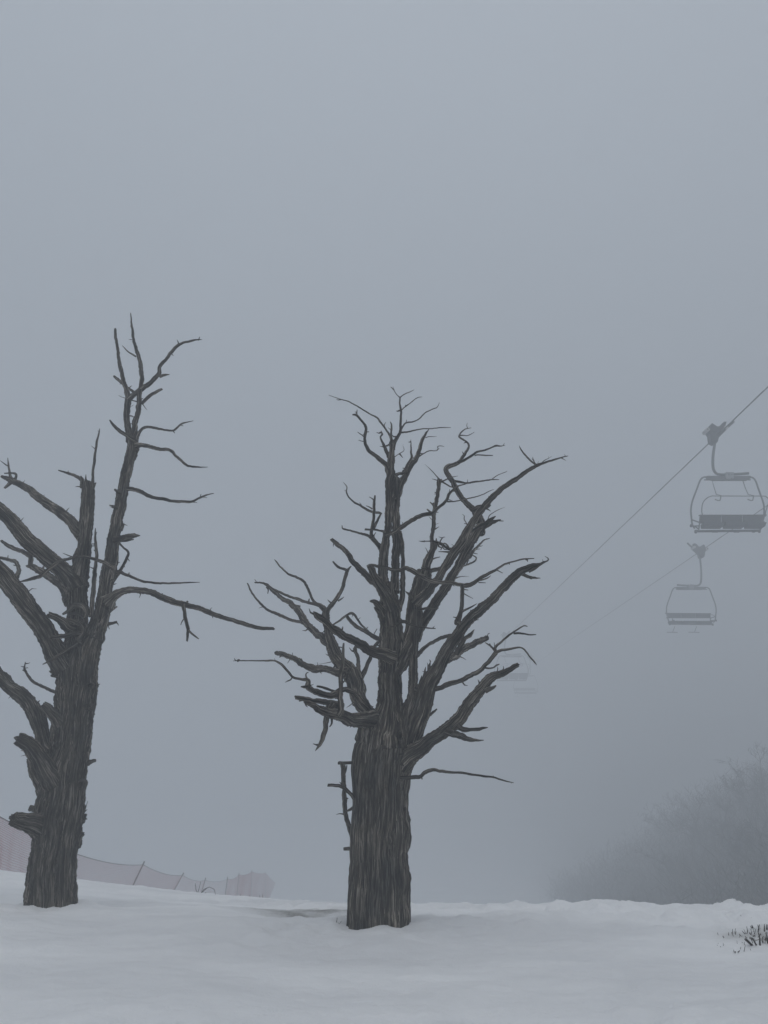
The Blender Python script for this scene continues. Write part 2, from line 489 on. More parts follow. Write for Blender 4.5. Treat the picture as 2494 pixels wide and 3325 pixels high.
def build_tree(lines, root, base, Y0, mat):
    mode = None; parent = None; trunk = MB(); cur = None
    def flush():
        pass
    branches = []
    for ln in lines:
        ln = ln.strip()
        if ln in ('trunk', 'branch', 'knot'): mode = ln; continue
        sub = ln.startswith('- ')
        tk = ln[2:].split() if sub else ln.split()
        reg = tk[0]
        if mode == 'knot':
            d = float(tk[1]); x, y, rx, ry = map(float, tk[2].split(','))
            ox, oy, k = REG[reg]
            branches.append(('knot', (ox + x * k, oy + y * k, d, rx * k, ry * k), [])); continue
        d0, d1 = float(tk[1]), float(tk[2].rstrip(':'))
        pts = [tuple(map(float, p.split(','))) for p in tk[3:]]
        if mode == 'trunk':
            P, R = chain(reg, d0, d1, pts, Y0)
            wood_tube(trunk, P, R, 1.25, .3)
        elif sub: branches[-1][2].append((reg, d0, d1, pts))
        else: branches.append(('branch', (reg, d0, d1, pts), []))
    tr = trunk.build('trunk', mat, root, base)
    for kind, args, subs in branches:
        if kind == 'knot':
            px, py, d, rx, ry = args
            c = at(px, py, Y0 + S_ * d); s = px_size(px, py, Y0 + S_ * d)
            mb = MB()
            t = np.linspace(0, 2 * np.pi, 17)[:-1]
            rims = []
            for (f, dy) in ((1.25, .05), (1.12, -.012), (.82, -.018), (.62, .012), (.3, .03)):
                rims.append(np.stack([c[0] + np.cos(t) * rx * s * f * (1 + .12 * np.sin(3 * t)), np.full(16, c[1] + dy), c[2] + np.sin(t) * ry * s * f], -1))
            v = np.concatenate([np.concatenate(rims), [c + [0, .06, 0]], [c + [0, .035, 0]]])
            mb.add(v, grid_quads(5, 16), caps(5, 16), v * 3)
            mb.build('knot', mat, root, base); continue
        reg, d0, d1, pts = args
        P, R = chain(reg, d0, d1, pts, Y0)
        mb = MB(); res = wood_tube(mb, P, R); spikes(mb, *res)
        br = mb.build('branch', mat, root, base)
        for (reg, d0, d1, pts) in subs:
            P, R = chain(reg, d0, d1, pts, Y0)
            mb = MB(); res = wood_tube(mb, P, R)
            if R.max() > .012: spikes(mb, *res)
            mb.build('twig', mat, br, base)

TRACE = """tree L
trunk
B 0 0: 300,2060,330 297,1930,305 300,1850,290 305,1700,268 322,1560,260 338,1480,262 345,1400,262 362,1300,258 380,1200,252 392,1100,240 418,1000,225 428,900,222 440,800,222 450,700,225 458,600,228 468,500,212 485,400,190 500,320,180
B -.07 -.05: 385,2050,165 386,1930,155 388,1800,145 395,1650,142 408,1480,146 422,1330,150 440,1200,148 458,1050,142 470,900,142 484,760,150 505,620,146 522,470,145 545,360,135 575,270,115 600,180,88 622,90,82
B -.05 .0: 225,2050,170 228,1930,165 240,1750,150 262,1560,145 290,1400,165 320,1250,165 345,1120,170 372,960,130 385,820,130 395,700,130 400,600,130 420,480,130 445,360,115 458,250,110 462,150,112
branch
B 0 0: 455,420,140 462,300,122 465,200,122 465,100,118 465,41,115 472,-59,112 500,-159,82 510,-259,76 517,-359,80 522,-459,80 525,-559,76 520,-600,62 514,-620,40
- A 0 0: 495,1075,34 488,1030,26 484,1005,8
- A 0 0: 512,1060,20 514,1020,10 514,997,3
- A 0 .3: 493,1035,20 460,1010,16 410,990,14 350,972,5
- A 0 -.1: 548,1085,34 556,1030,16 560,960,14 570,880,14 582,800,12 590,760,10 597,722,3
- A 0 0: 577,850,5 562,838,4 547,825,2
- A 0 0: 560,1075,16 570,1050,12 577,1047,5
branch
B -.05 .15: 560,330,120 600,200,92 622,100,86 635,0,80 640,-9,80 650,-99,85 668,-159,76 680,-259,72 700,-359,68 712,-459,66 730,-559,62 750,-659,60 770,-739,62 790,-809,68 788,-869,56 776,-900,44
- A .15 .3: 775,800,40 770,740,36 757,650,33 760,590,36 770,540,36 755,490,28 735,420,24 715,320,20 700,230,18 690,160,16 690,125,13
- A .15 .1: 792,790,40 802,740,36 820,650,33 835,560,28 840,500,26 848,420,26 840,340,26 820,260,22 800,190,16 790,110,14 782,30,5
- A .1 0: 815,292,10 790,275,10 765,260,9 732,225,4
- A .2 -.2: 770,545,30 820,510,32 880,465,28 930,420,26 955,390,24 957,350,20 1000,300,20 1050,235,20 1090,212,16 1150,195,14 1208,188,4
- A -.1 -.1: 955,410,20 985,402,14 1015,398,3
- A -.2 -.2: 1188,193,8 1195,173,4
- A .25 .6: 808,505,16 770,482,15 735,455,15 705,428,18 685,410,14
- A .1 -.1: 848,570,20 875,545,20 910,518,20 968,486,14
- A .1 .1: 850,568,8 865,590,6 880,610,3
- A .2 .3: 825,562,8 790,553,8 750,540,6 710,524,3
- A .1 .15: 775,645,8 790,648,7 803,654,4
branch
A .1 -.1: 822,806,26 790,785,24 755,762,24 705,728,20 675,695,14 656,670,7
branch
A .1 .4: 815,815,24 830,760,20 845,728,18 880,712,16 950,725,14 1030,735,12 1060,715,12 1090,692,10 1157,675,3
- A .4 .4: 1036,736,8 1047,750,3
branch
A .1 -.3: 812,822,34 840,822,26 900,830,22 960,845,20 1020,852,18 1060,890,17 1110,935,15 1160,950,12 1243,952,4
branch
A .1 .4: 752,1080,34 785,1084,24 830,1095,22 900,1128,20 1000,1150,18 1080,1160,16 1150,1160,14 1190,1138,12 1230,1122,9 1280,1110,4
- A .4 .4: 1148,1163,6 1180,1165,3
- A .4 .4: 1205,1132,5 1240,1136,3
branch
A 0 -.1: 715,1098,26 700,1096,20 686,1086,14
branch
A 0 .1: 695,1196,20 680,1188,18 656,1180,5
branch
A -.05 -.2: 690,1388,50 730,1378,44 770,1370,36 805,1364,28 838,1362,6
- A -.05 -.1: 700,1386,20 750,1390,20 800,1386,6
branch
A 0 .1: 728,1330,16 738,1305,12 743,1287,3
branch
A .1 .3: 712,1405,12 740,1435,10 770,1465,15 760,1500,16 745,1530,18 715,1580,22 695,1612,20 675,1640,20
branch
A 0 .5: 690,1585,34 720,1582,20 790,1610,16 870,1638,16 950,1648,14 1050,1648,12 1130,1643,10 1195,1642,5
branch
A -.05 -.6: 640,1765,95 668,1735,62 700,1710,48 760,1690,40 830,1690,36 900,1702,36 970,1730,36 1040,1760,34 1100,1775,34 1180,1795,28 1250,1820,27 1320,1848,26 1400,1872,24 1480,1896,24 1560,1914,20 1640,1919,16
- B -.35 -.4: 1097,115,26 1100,150,22 1108,200,22 1125,260,20 1122,300,16 1120,335,12
- B -.4 -.4: 1128,270,14 1155,295,12 1190,322,7
- B -.35 -.35: 1102,200,10 1090,218,8 1082,238,6
- B -.3 -.3: 1108,115,14 1125,95,11
- A -.2 -.2: 968,1730,12 972,1708,6
- A -.1 -.1: 800,1688,10 797,1667,4
branch
A -.1 -.1: 545,1850,30 550,1780,26 560,1700,26 566,1600,26 577,1500,18 574,1440,16 570,1380,14 571,1318,5
- A -.1 -.1: 570,1562,10 550,1556,7 530,1545,3
- A -.1 -.1: 568,1413,8 545,1412,4
branch
A -.02 -.9: 672,1550,50 650,1538,34 620,1520,22 560,1500,20 490,1488,17 420,1500,17 350,1520,23 300,1555,24 250,1600,24 180,1625,20 112,1640,7
- A -.45 -.45: 440,1492,8 405,1480,6 375,1467,3
branch
A .2 .4: 450,1590,22 445,1550,20 442,1490,18 462,1440,12
branch
A 0 .9: 500,1370,80 470,1330,68 430,1280,60 360,1220,58 290,1178,54 230,1135,48 180,1090,42 120,1055,38 60,1030,34 10,1008,16
- A .8 .8: 72,1028,20 60,1000,16 54,970,13 50,940,12 47,897,4
- A .8 .9: 50,948,10 25,932,8 0,914,4
- A .8 .7: 88,1035,16 97,1005,14 85,988,12 25,990,6
- A .8 .9: 65,1042,26 30,1075,14
branch
A 0 -.2: 470,1690,150 440,1640,140 390,1580,105 310,1510,95 230,1440,95 150,1370,90 80,1280,84 20,1220,78 -60,1150,70 -140,1100,55
branch
A .3 1.0: 430,1760,90 400,1700,62 360,1650,50 300,1610,44 240,1570,40 190,1545,36 158,1545,10
- A .9 1.1: 182,1548,26 182,1490,26 150,1465,26 90,1440,24 50,1420,22 10,1395,14
- A .8 .8: 245,1575,14 262,1545,11 265,1510,8
branch
A .2 .6: 80,1640,40 100,1600,28 112,1565,24 95,1520,22 50,1505,20 -20,1490,18
branch
B -.05 -.5: 400,500,150 350,430,138 300,340,112 240,240,112 170,140,112 110,50,112 30,-39,108 -60,-139,98 -150,-229,80
branch
B 0 .4: 310,1040,130 275,980,108 252,880,95 220,790,95 180,720,90 110,650,88 40,590,80 -40,500,72 -120,400,58
branch
B -.1 -.15: 370,840,90 330,785,66 290,745,60 258,715,42
branch
B -.1 -.3: 330,1200,140 270,1090,120 225,1020,105 180,965,92 135,935,84 106,918,74
- B -.3 -.3: 125,930,40 100,918,26 84,912,8
- B -.3 -.3: 140,935,40 128,910,24 122,900,8
- B -.2 -.15: 250,1010,60 225,975,50 210,958,34
branch
B 0 .1: 285,1260,130 250,1180,90 220,1120,90 190,1060,60 175,1040,30
branch
B -.05 -.35: 260,1460,150 200,1425,125 150,1412,104 110,1402,92 82,1400,82
branch
B 0 .05: 230,1345,36 205,1338,34 185,1335,36
branch
B -.08 -.25: 440,270,80 400,250,62 350,210,48 290,175,38
branch
B -.1 -.3: 490,292,30 450,292,30 400,300,27 350,306,24 303,312,16
branch
B -.12 -.4: 480,335,34 430,370,28 370,410,24 310,445,16 255,474,4
branch
B 0 -.1: 370,555,44 340,535,34 315,522,24 300,510,22
- B -.05 -.1: 340,545,24 310,540,20
branch
B 0 .3: 350,650,26 330,640,18 280,620,17 215,590,16 180,560,16 150,510,13 148,485,9 151,460,4
- B .28 .28: 152,515,10 135,508,5
branch
B -.15 -.15: 375,175,12 410,155,22 450,120,34 500,125,34 525,165,30 505,200,18
- B -.15 -.16: 400,205,14 440,215,24 490,240,26 500,285,20 470,330,22 490,350,12
- B -.14 -.14: 410,180,10 450,170,20 500,190,20 520,230,12
branch
B 0 .1: 635,170,26 665,150,18 700,128,10
branch
B 0 .05: 620,236,34 660,229,22 702,220,16
branch
B 0 .05: 525,1062,46 550,1057,24 575,1050,18
branch
B 0 .05: 488,1410,44 505,1385,20 518,1370,11
- B 0 0: 500,1375,10 512,1335,6 526,1292,2
- B 0 0: 508,1355,6 522,1342,3
branch
B 0 .05: 445,1560,80 470,1510,60 490,1492,28 502,1490,20
branch
B 0 0: 572,608,14 592,608,3
branch
B -.16 -.17: 478,370,18 480,450,14 474,560,8
knot
B -.2 487,1195,18,28
B -.2 524,727,20,20
B -.18 538,600,18,14
tree M
trunk
G 0 0: 580,1360,450 580,1255,412 583,1120,402 583,1000,400 583,850,378 585,700,366 590,550,374 592,450,370 598,300,380 610,180,390 622,60,372 630,0,300 636,-60,180 640,-110,90
G .02 0: 470,1340,200 465,1200,190 470,1000,180 480,800,170 490,600,175 495,400,180 505,200,175 515,110,130 525,30,80 530,-20,30
G -.07 -.02: 690,1340,190 690,1200,185 690,1000,190 680,800,180 690,600,195 700,450,165 705,300,180 720,180,180 735,60,150 742,-20,100 748,-80,40
G -.1 -.05: 585,1330,160 590,1000,150 600,700,150 600,400,130 608,300,80 612,220,20
E 0 0: 1390,1620,500 1390,1540,470 1398,1440,420 1408,1340,330 1415,1240,232 1418,1150,222 1422,1050,218 1430,900,214 1440,800,222 1450,700,225 1455,600,225 1450,500,215 1438,400,200 1425,320,190
E .02 0: 1230,1640,215 1222,1540,210 1215,1450,190 1230,1370,170 1270,1290,120
F -.06 0: 130,1760,200 170,1640,200 190,1500,180 205,1370,170 215,1260,140 238,1160,105 245,1050,88 248,950,88 252,850,82 256,750,76 262,640,74 268,530,76
F 0 .1: 60,1000,110 110,860,130 165,740,150 220,620,150 252,520,145 255,420,145 262,300,130 285,200,118 310,100,108 340,10,100
C 0 .02: 1440,2180,180 1420,2100,185 1412,2000,165 1410,1930,150
C 0 .03: 1385,1990,115 1375,1900,95 1373,1800,92 1378,1700,90 1388,1600,78 1397,1500,68 1408,1400,68 1411,1300,70 1418,1150,66 1422,1060,64 1432,960,80 1435,900,84 1440,840,70 1444,780,60 1447,700,52 1448,640,50
C .02 .03: 1455,1990,110 1478,1900,80 1482,1800,74 1483,1700,75 1486,1600,76 1488,1500,78 1485,1400,76 1484,1300,76 1489,1230,74 1490,1150,70 1480,1050,90 1462,960,70
C .0 .08: 1470,2230,90 1500,2160,64 1525,2080,56 1538,2000,52 1543,1900,48 1545,1800,44 1548,1700,36 1538,1600,42 1528,1520,34 1522,1450,22
branch
C .03 .1: 1446,690,46 1442,620,26 1441,560,20 1443,500,17 1430,470,6
- C .1 .1: 1440,545,6 1408,520,2
branch
C .03 -.1: 1452,720,50 1470,650,40 1495,600,33 1518,560,28 1520,480,24 1527,380,24 1516,310,19 1518,250,16
- C -.1 -.2: 1520,252,12 1490,226,9 1466,190,8 1455,150,3
- C -.2 -.2: 1464,185,6 1450,170,5 1434,156,2
- C -.1 0: 1522,248,13 1545,230,11 1575,212,11 1610,200,9 1643,182,4
- D -.1 .2: 145,368,14 185,332,11 230,300,10 280,260,9 308,248,7 335,245,3
- D .0 .0: 188,335,10 187,318,7
- D -.1 -.4: 145,540,18 170,495,15 195,475,14 250,468,13 310,440,12 340,410,12 370,385,11 430,355,10 466,340,9 490,297,3
- D -.15 -.15: 190,480,8 195,450,4
- D -.1 .5: 138,565,18 170,563,13 210,558,12 270,545,11 340,532,10 420,530,9 500,522,7 590,520,3
branch
C .05 .6: 1440,625,26 1425,590,20 1400,550,18 1350,480,18 1310,430,17 1250,400,14 1180,355,13 1110,315,12 1050,285,11 970,262,8 880,230,5
branch
C .03 -.3: 1425,920,70 1400,875,48 1370,838,40 1310,788,37 1250,738,32 1215,690,28 1203,640,26 1208,570,25 1210,510,24 1185,475,20 1150,435,19 1125,410,19 1092,405,11
- C -.3 -.3: 1126,412,14 1130,385,11 1134,360,5
- C -.2 -.2: 1130,385,6 1112,380,3
- C -.2 -.3: 1198,605,14 1165,582,12 1138,562,9
- C -.2 -.3: 1198,648,9 1170,640,8 1145,635,5
- C -.2 -.2: 1165,640,5 1150,625,3
- C -.2 -.2: 1205,562,8 1240,558,3
branch
C .03 .25: 1430,810,50 1412,765,36 1390,712,34 1365,660,26 1342,610,18 1358,580,20 1347,545,4
- C .1 .1: 1428,668,18 1405,682,20 1370,693,14 1335,688,5
branch
D .03 -.1: 80,790,12 100,775,9 130,755,9 165,735,8 172,715,7 163,690,5 163,668,3
branch
D .03 .3: 70,1170,90 105,1100,86 150,1020,66 190,940,52 230,870,44 280,790,41 310,710,33 340,630,27 370,570,19 388,545,10 400,530,4
- D .2 .2: 365,612,10 390,604,9 420,603,8 465,600,3
- D .2 0: 295,785,24 320,770,18 350,752,14 400,730,12 460,728,9 490,707,5
- D .1 .1: 465,728,8 476,708,7 472,690,6 500,684,5 533,690,2
- D .1 .2: 190,930,50 200,870,40 222,830,32 242,795,24 235,740,18 235,690,15 232,628,5
- D .05 .15: 90,950,34 125,932,26 160,928,26 190,905,36
branch
D -.08 -.4: 10,1490,34 50,1470,36 90,1450,38 150,1415,41 220,1365,40 290,1325,38 350,1302,38 430,1288,34 480,1240,30 530,1200,28 560,1165,26 575,1120,24 610,1080,22 660,1045,15 735,1020,10 742,985,4
- D -.3 -.5: 560,1185,16 600,1184,13 650,1178,12 720,1162,12 800,1145,11 880,1120,9 940,1090,7 980,1075,3
- D -.3 -.3: 576,1115,10 582,1072,3
branch
D .15 .35: 365,1790,90 400,1690,75 428,1610,60 425,1540,40 425,1480,36 437,1400,40 440,1300,44 458,1210,38 478,1110,34 488,1040,40 492,985,46
- D .2 .3: 415,1640,50 445,1590,46 458,1550,30
- D .35 .2: 505,1000,14 470,965,12 440,930,10 400,890,8 358,850,4
- D .35 .4: 490,1000,12 455,990,8 423,980,4
- D .35 .1: 500,1010,20 540,992,14 580,975,12 610,965,10 655,955,3
- D .35 .3: 500,1000,16 540,1022,15 580,1045,13 620,1062,8
- D .3 .3: 450,1240,20 432,1215,16 405,1190,8
- D .3 .3: 430,1290,20 400,1272,16 378,1253,12
- D .3 .3: 440,1395,8 487,1377,3
- D .3 .3: 440,1440,14 460,1425,10 487,1410,3
- D .3 .3: 478,1120,8 447,1100,6
- D .2 .1: 430,1700,16 455,1692,12 495,1682,6
branch
D .0 -.3: 270,2110,110 330,2040,95 390,1985,88 430,1940,80 480,1880,76 530,1800,76 570,1740,80 620,1660,90 690,1560,88 740,1460,70 780,1385,60 820,1325,58 880,1250,54 940,1180,48 1030,1090,44 1120,1020,40 1200,965,36 1280,905,33 1360,862,28 1420,840,20 1510,812,15 1600,785,10 1645,775,4
- D -.25 -.1: 1365,858,16 1340,842,16 1310,820,14 1270,780,14 1230,730,12 1205,683,4
- D -.2 -.2: 1355,850,9 1335,815,10 1328,785,4
- D -.2 -.2: 1340,820,6 1320,800,4
- D -.25 -.4: 1395,850,12 1430,818,12 1470,797,8 1500,777,3
- D -.3 -.3: 1470,800,6 1467,776,3
- D -.25 -.25: 1370,852,7 1378,822,2
- D -.3 -.3: 1620,780,5 1612,762,2
- D -.1 -.1: 925,1180,26 935,1155,20 937,1138,16
- D -.05 .1: 745,1440,18 740,1400,14 728,1370,12 710,1340,12 712,1312,10 693,1298,4
- D -.1 -.1: 755,1390,9 710,1382,5
- D -.1 -.1: 735,1465,14 705,1460,7
- D -.1 -.1: 690,1568,12 640,1590,8 598,1568,3
branch
D .05 -.35: 640,1640,30 600,1612,28 560,1605,24 540,1590,24 510,1565,28 470,1548,24 420,1542,12 332,1540,7
- D -.2 -.3: 600,1650,28 570,1638,20 530,1634,13 483,1635,8
- D -.3 -.35: 490,1560,16 500,1535,12 512,1515,10 525,1505,7 540,1505,4
- D -.3 -.3: 515,1512,8 482,1501,4
- D -.2 -.2: 575,1610,18 562,1580,18 535,1560,16 515,1580,14 530,1610,12 560,1615,10
- D -.25 -.25: 475,1560,22 485,1590,18 510,1600,14 500,1620,10
branch
D .15 .1: 280,2430,90 320,2330,90 360,2260,98 400,2200,98 470,2080,92 540,1970,88 600,1850,86 680,1720,82 750,1600,86 810,1500,90 850,1440,86 900,1400,66 960,1370,44 1000,1360,26 1040,1348,8
- D .05 .0: 870,1430,46 900,1390,40 940,1355,34 970,1335,24 995,1317,8
- D .0 -.1: 735,1485,14 790,1445,22 860,1400,24 930,1365,18 1000,1358,12 1065,1360,4
- D .1 0: 915,1370,18 928,1335,13 940,1308,12 980,1280,11 1030,1255,9 1078,1235,4
branch
D .12 .5: 855,1470,80 858,1400,76 845,1340,86 810,1280,66 760,1230,52 720,1190,48 690,1150,48 640,1070,46 600,1000,46 570,940,44 552,895,46 590,868,42 640,848,36 680,820,32
- D .15 .05: 800,1270,60 840,1240,56 890,1235,48 930,1225,30 950,1215,10
- D .45 .2: 670,828,30 700,818,26 740,796,23 790,765,22 830,740,19 900,725,16 960,700,14 995,685,20 1040,685,10 1078,680,5
- D .2 .2: 1062,683,7 1073,660,3
- D .3 .3: 805,772,12 840,766,11 900,770,10 970,770,5
- D .45 .7: 665,835,32 700,780,28 725,745,25 755,690,21 748,660,18 700,630,18 668,605,17 680,570,14 720,535,10 775,523,4
- D .7 .7: 742,528,8 735,500,6 740,480,3
- D .65 .5: 675,590,12 705,590,9 740,592,8 780,575,7 803,560,4
- D .55 .5: 712,760,16 700,748,10 693,736,5
- D .4 0: 600,1010,28 630,1003,24 660,1005,21 730,1020,17 800,1010,16 880,1000,14 960,987,14 1025,988,6
- D .1 0: 965,980,11 1000,955,9 1030,940,8 1085,918,6 1098,908,3
- D .4 .4: 605,965,8 592,948,4
branch
D .2 1.0: 690,1770,16 730,1755,16 770,1740,16 810,1715,15 820,1690,13 790,1668,11 750,1645,10
branch
D .2 1.1: 690,1760,34 730,1705,30 770,1675,27 795,1630,25 830,1590,22 860,1560,18 890,1530,14 938,1515,9
- D .8 .9: 800,1618,8 855,1610,4
- D .8 .9: 780,1640,9 805,1650,9 832,1655,6
branch
D .2 .5: 640,1872,14 665,1862,12 700,1856,11 757,1860,4
branch
D .2 .35: 380,1870,50 400,1820,46 440,1800,40 500,1780,30 560,1740,22
branch
D .15 .2: 320,2000,60 350,1950,46 385,1900,60 400,1850,50
branch
C -.2 -.55: 1228,1775,36 1250,1758,30 1280,1757,24 1310,1765,28 1360,1775,28 1420,1790,30 1480,1805,34 1530,1798,38 1582,1790,42 1642,1815,42 1702,1850,43 1762,1875,41 1822,1900,39 1902,1910,36 1982,1920,34 2062,1935,36 2112,1942,44 2182,1920,36 2252,1870,30 2322,1830,26 2392,1790,20 2462,1745,16 2542,1720,13 2632,1700,12 2722,1695,7
- D -.5 -.5: 690,1935,36 700,1980,36 697,2050,34 688,2130,36 672,2200,46 650,2270,64
- D -.5 -.5: 700,2005,10 740,2030,8 790,2057,3
- D -.5 -.5: 705,1975,6 748,1980,3
- F -.5 -.55: 680,385,26 715,362,22 740,350,20 790,325,15 828,302,4
- F -.5 -.5: 660,440,16 640,430,10 612,425,4
- F -.5 -.5: 670,445,10 697,436,3
- D -.5 -.55: 850,1890,16 880,1885,13 920,1870,12 950,1850,5
- D -.5 -.5: 840,1912,10 905,1915,4
- D -.5 -.5: 1005,1800,10 1058,1827,5
branch
F -.05 -.5: 235,1540,170 290,1380,185 345,1220,185 385,1080,175 430,960,150 490,840,122 540,760,112 600,660,108 680,560,102 760,450,100 850,370,88 950,270,84 1050,170,78 1130,95,74 1190,35,72 1250,-2,72 1300,-22,64 1350,-40,48 1400,-55,28 1450,-75,12
- D -.45 -.5: 1420,1728,18 1450,1722,14 1468,1705,12 1455,1688,9 1435,1677,4
- D -.45 -.5: 1290,1810,34 1340,1790,26 1385,1762,14 1420,1740,4
- D -.45 -.3: 1215,1830,36 1250,1840,32 1300,1860,28 1350,1872,20 1397,1873,4
- F -.15 -.15: 415,1020,70 405,930,46 400,870,30 412,815,4
- F -.15 -.15: 375,1010,46 385,930,20 383,835,4
- F -.15 -.15: 345,1030,50 358,950,34 362,900,20 366,870,4
- F -.15 -.15: 310,1060,44 325,1000,30 332,950,4
- F -.3 -.3: 640,760,50 680,680,48 715,620,44 760,585,42 785,555,24 805,535,6
branch
F .2 1.0: 560,810,80 640,760,80 700,715,70 780,670,60 850,635,54 912,612,48
- F 1.0 1.0: 905,620,20 922,592,10 928,575,10 943,570,6
- F .6 .6: 735,700,20 718,670,10 700,660,6
branch
F .02 .3: 270,775,50 310,745,38 370,690,32 450,640,30 530,605,30 590,590,30
branch
F -.12 -.4: 280,1060,70 330,1080,56 380,1083,46 440,1075,48 520,1055,50 600,1020,48 680,995,44 750,960,44 830,920,46 900,860,42 960,790,42 1000,740,44
- F -.4 -.2: 1000,750,34 988,700,28 1010,670,26 1040,650,23 1100,600,20 1160,560,18 1210,525,15 1250,503,12 1280,510,5
- F -.3 -.3: 1155,572,14 1200,568,14 1240,572,14 1300,582,12 1357,582,8
- F -.4 -.7: 995,745,30 1030,728,26 1070,720,23 1150,708,20 1210,698,16 1250,715,16 1300,780,15 1345,830,15 1363,857,4
- F -.4 -.4: 990,730,24 965,700,18 935,675,16 900,653,8
- F -.4 -.4: 955,700,12 940,662,8
- F -.4 -.4: 985,690,8 980,652,3
- F -.35 -.4: 900,880,18 940,885,15 975,878,13 1000,858,15 1028,847,8
branch
F -.05 -.5: 130,1760,220 200,1690,180 270,1640,150 350,1590,128 430,1530,116 520,1470,112 600,1400,118 680,1320,122 740,1230,116 800,1140,110 860,1060,98 915,995,96 980,955,84 1040,930,64 1110,900,50 1165,870,46 1195,850,40
- F -.3 -.3: 650,1400,60 700,1430,46 760,1430,28 800,1432,26 850,1430,24 885,1420,20 925,1415,4
- F -.3 -.5: 560,1450,60 610,1475,54 660,1485,50 710,1505,48 760,1520,38 820,1530,22 887,1530,4
- F -.45 -.45: 900,1090,50 950,1060,38 985,1045,20 998,1038,8
branch
F .1 .3: 320,1395,30 360,1350,24 400,1310,22 440,1275,20 465,1252,13
branch
F -.12 -.4: 85,1862,26 120,1868,32 180,1872,32 240,1870,33 310,1860,30 350,1828,31 390,1805,30 440,1798,30 480,1805,28 560,1815,24 700,1822,22 800,1840,20 900,1855,18 970,1862,16 1060,1890,14 1155,1912,6
- F -.3 -.3: 325,1860,16 335,1882,10
- F -.4 -.4: 960,1862,8 975,1850,4
- F -.4 -.4: 1130,1905,6 1135,1922,3
branch
F -.2 -.22: 45,515,7 80,508,12 120,490,20 155,465,34 200,480,26 240,495,22 290,510,18 340,515,14 390,522,14 455,528,9
branch
F -.0 -.1: 300,350,26 340,352,22 380,345,18 430,350,14 480,345,7
branch
F -.02 -.1: 250,260,40 225,235,32 205,215,18 185,195,6
branch
F -.17 -.18: 105,1860,12 100,1780,14 112,1700,12 115,1665,10 165,1650,5
branch
C -.05 -.35: 1440,2140,130 1400,2060,112 1360,1980,100 1320,1910,85 1290,1850,75 1268,1800,70 1248,1772,52
branch
C .03 .3: 1370,2010,90 1320,1940,78 1280,1895,66 1220,1840,56 1150,1780,50 1090,1720,46 1050,1660,44 1010,1610,44 950,1565,40 908,1528,32
- C .2 .2: 1045,1655,18 1065,1632,4
branch
C .03 .0: 1375,1680,80 1345,1615,52 1310,1565,42 1270,1510,40 1262,1460,34 1272,1400,30 1280,1300,28 1285,1200,26 1292,1130,14
- C .0 .0: 1284,1175,12 1262,1155,10 1240,1143,6
- C .0 .4: 1262,1515,28 1230,1493,24 1190,1480,20 1120,1460,18 1050,1440,16 1005,1425,16 997,1400,9
- C .0 .3: 1285,1420,26 1305,1380,25 1325,1340,24 1345,1298,16
- C .3 .1: 1356,1293,10 1330,1286,24 1290,1283,22 1230,1262,22 1170,1225,18 1110,1195,17 1060,1150,15 1035,1100,14 1042,1060,11 1030,1035,9 1005,1008,3
- C .1 .1: 1270,1252,12 1240,1232,9 1212,1222,4
- C .2 .2: 1175,1222,10 1155,1195,6
- C .15 .15: 1036,1092,6 1018,1082,3
branch
C -.02 -.1: 1385,1460,34 1360,1450,22 1300,1437,19 1205,1434,20
branch
E -.1 -.7: 1450,790,130 1380,765,116 1310,752,104 1240,725,92 1150,672,80 1050,618,74 950,560,74 870,500,68 800,440,64 760,405,48 742,372,6
branch
C -.02 -.15: 1370,2200,110 1335,2140,66 1300,2095,50 1265,2082,30 1247,2078,10
- C -.05 -.1: 1330,2180,50 1300,2150,24 1285,2130,8
branch
E .1 1.0: 1330,1370,120 1260,1290,130 1190,1225,135 1140,1140,140 1125,1060,160 1090,970,155 1030,890,130 960,800,118 915,700,108 885,610,84 866,510,62 860,420,66 856,365,58
- E 1.0 1.3: 858,375,50 825,345,50 790,320,40 740,310,28 660,290,26 600,262,27 540,245,22 450,208,24 390,180,18 330,140,14 290,125,8
- E 1.1 1.5: 780,320,32 750,285,26 720,240,24 690,170,24 650,100,24 600,75,22 540,50,20 490,15,16 440,-32,14 410,-72,12 390,-92,4
- E 1.0 .8: 862,375,44 885,335,40 930,280,36 980,210,35 1005,140,34 1025,70,32 1045,10,32 1062,-15,16 1080,-32,10
- E .8 .8: 1042,10,26 1020,-5,22 970,-22,20 935,-50,18 915,-75,13
- E .9 .9: 960,280,20 990,262,16 1015,242,6
- E 1.1 1.1: 800,335,10 818,312,3
branch
E .8 2.3: 900,670,100 850,630,84 780,580,72 700,510,60 650,440,60 610,370,58 570,330,50 520,295,44 450,248,38 380,195,32 330,140,30 280,115,20 215,115,14
- E 2.2 2.2: 318,155,14 335,180,12 330,215,7
- E 2.0 2.0: 575,340,30 598,325,22 618,328,10
- E 1.4 1.9: 720,510,50 680,485,38 640,475,32 540,450,27 440,412,30 360,375,22 290,325,20 220,250,18 175,180,17 148,122,11
- E 1.5 1.5: 690,480,14 693,445,4
branch
E 1.0 1.2: 885,520,24 930,485,20 970,460,20 1040,410,24 1080,392,28 1115,415,24 1160,480,20 1230,550,16 1260,580,12
- E 1.1 .9: 1040,415,26 1070,460,30 1110,500,32 1190,550,35 1260,580,38 1335,625,36
- E 1.0 1.0: 1285,575,12 1312,530,9
branch
E .5 .6: 1150,990,70 1180,940,48 1210,880,38 1250,800,35 1290,700,32 1325,640,28
branch
E .5 .7: 1130,950,80 1142,880,40 1138,800,34 1125,740,38 1112,705,40
- E .7 .7: 1110,730,26 1085,728,16 1062,698,6
branch
E .4 1.3: 1050,930,110 990,925,86 920,910,66 840,890,58 760,892,66 700,875,60 640,840,52 560,790,48 480,765,46 405,745,38
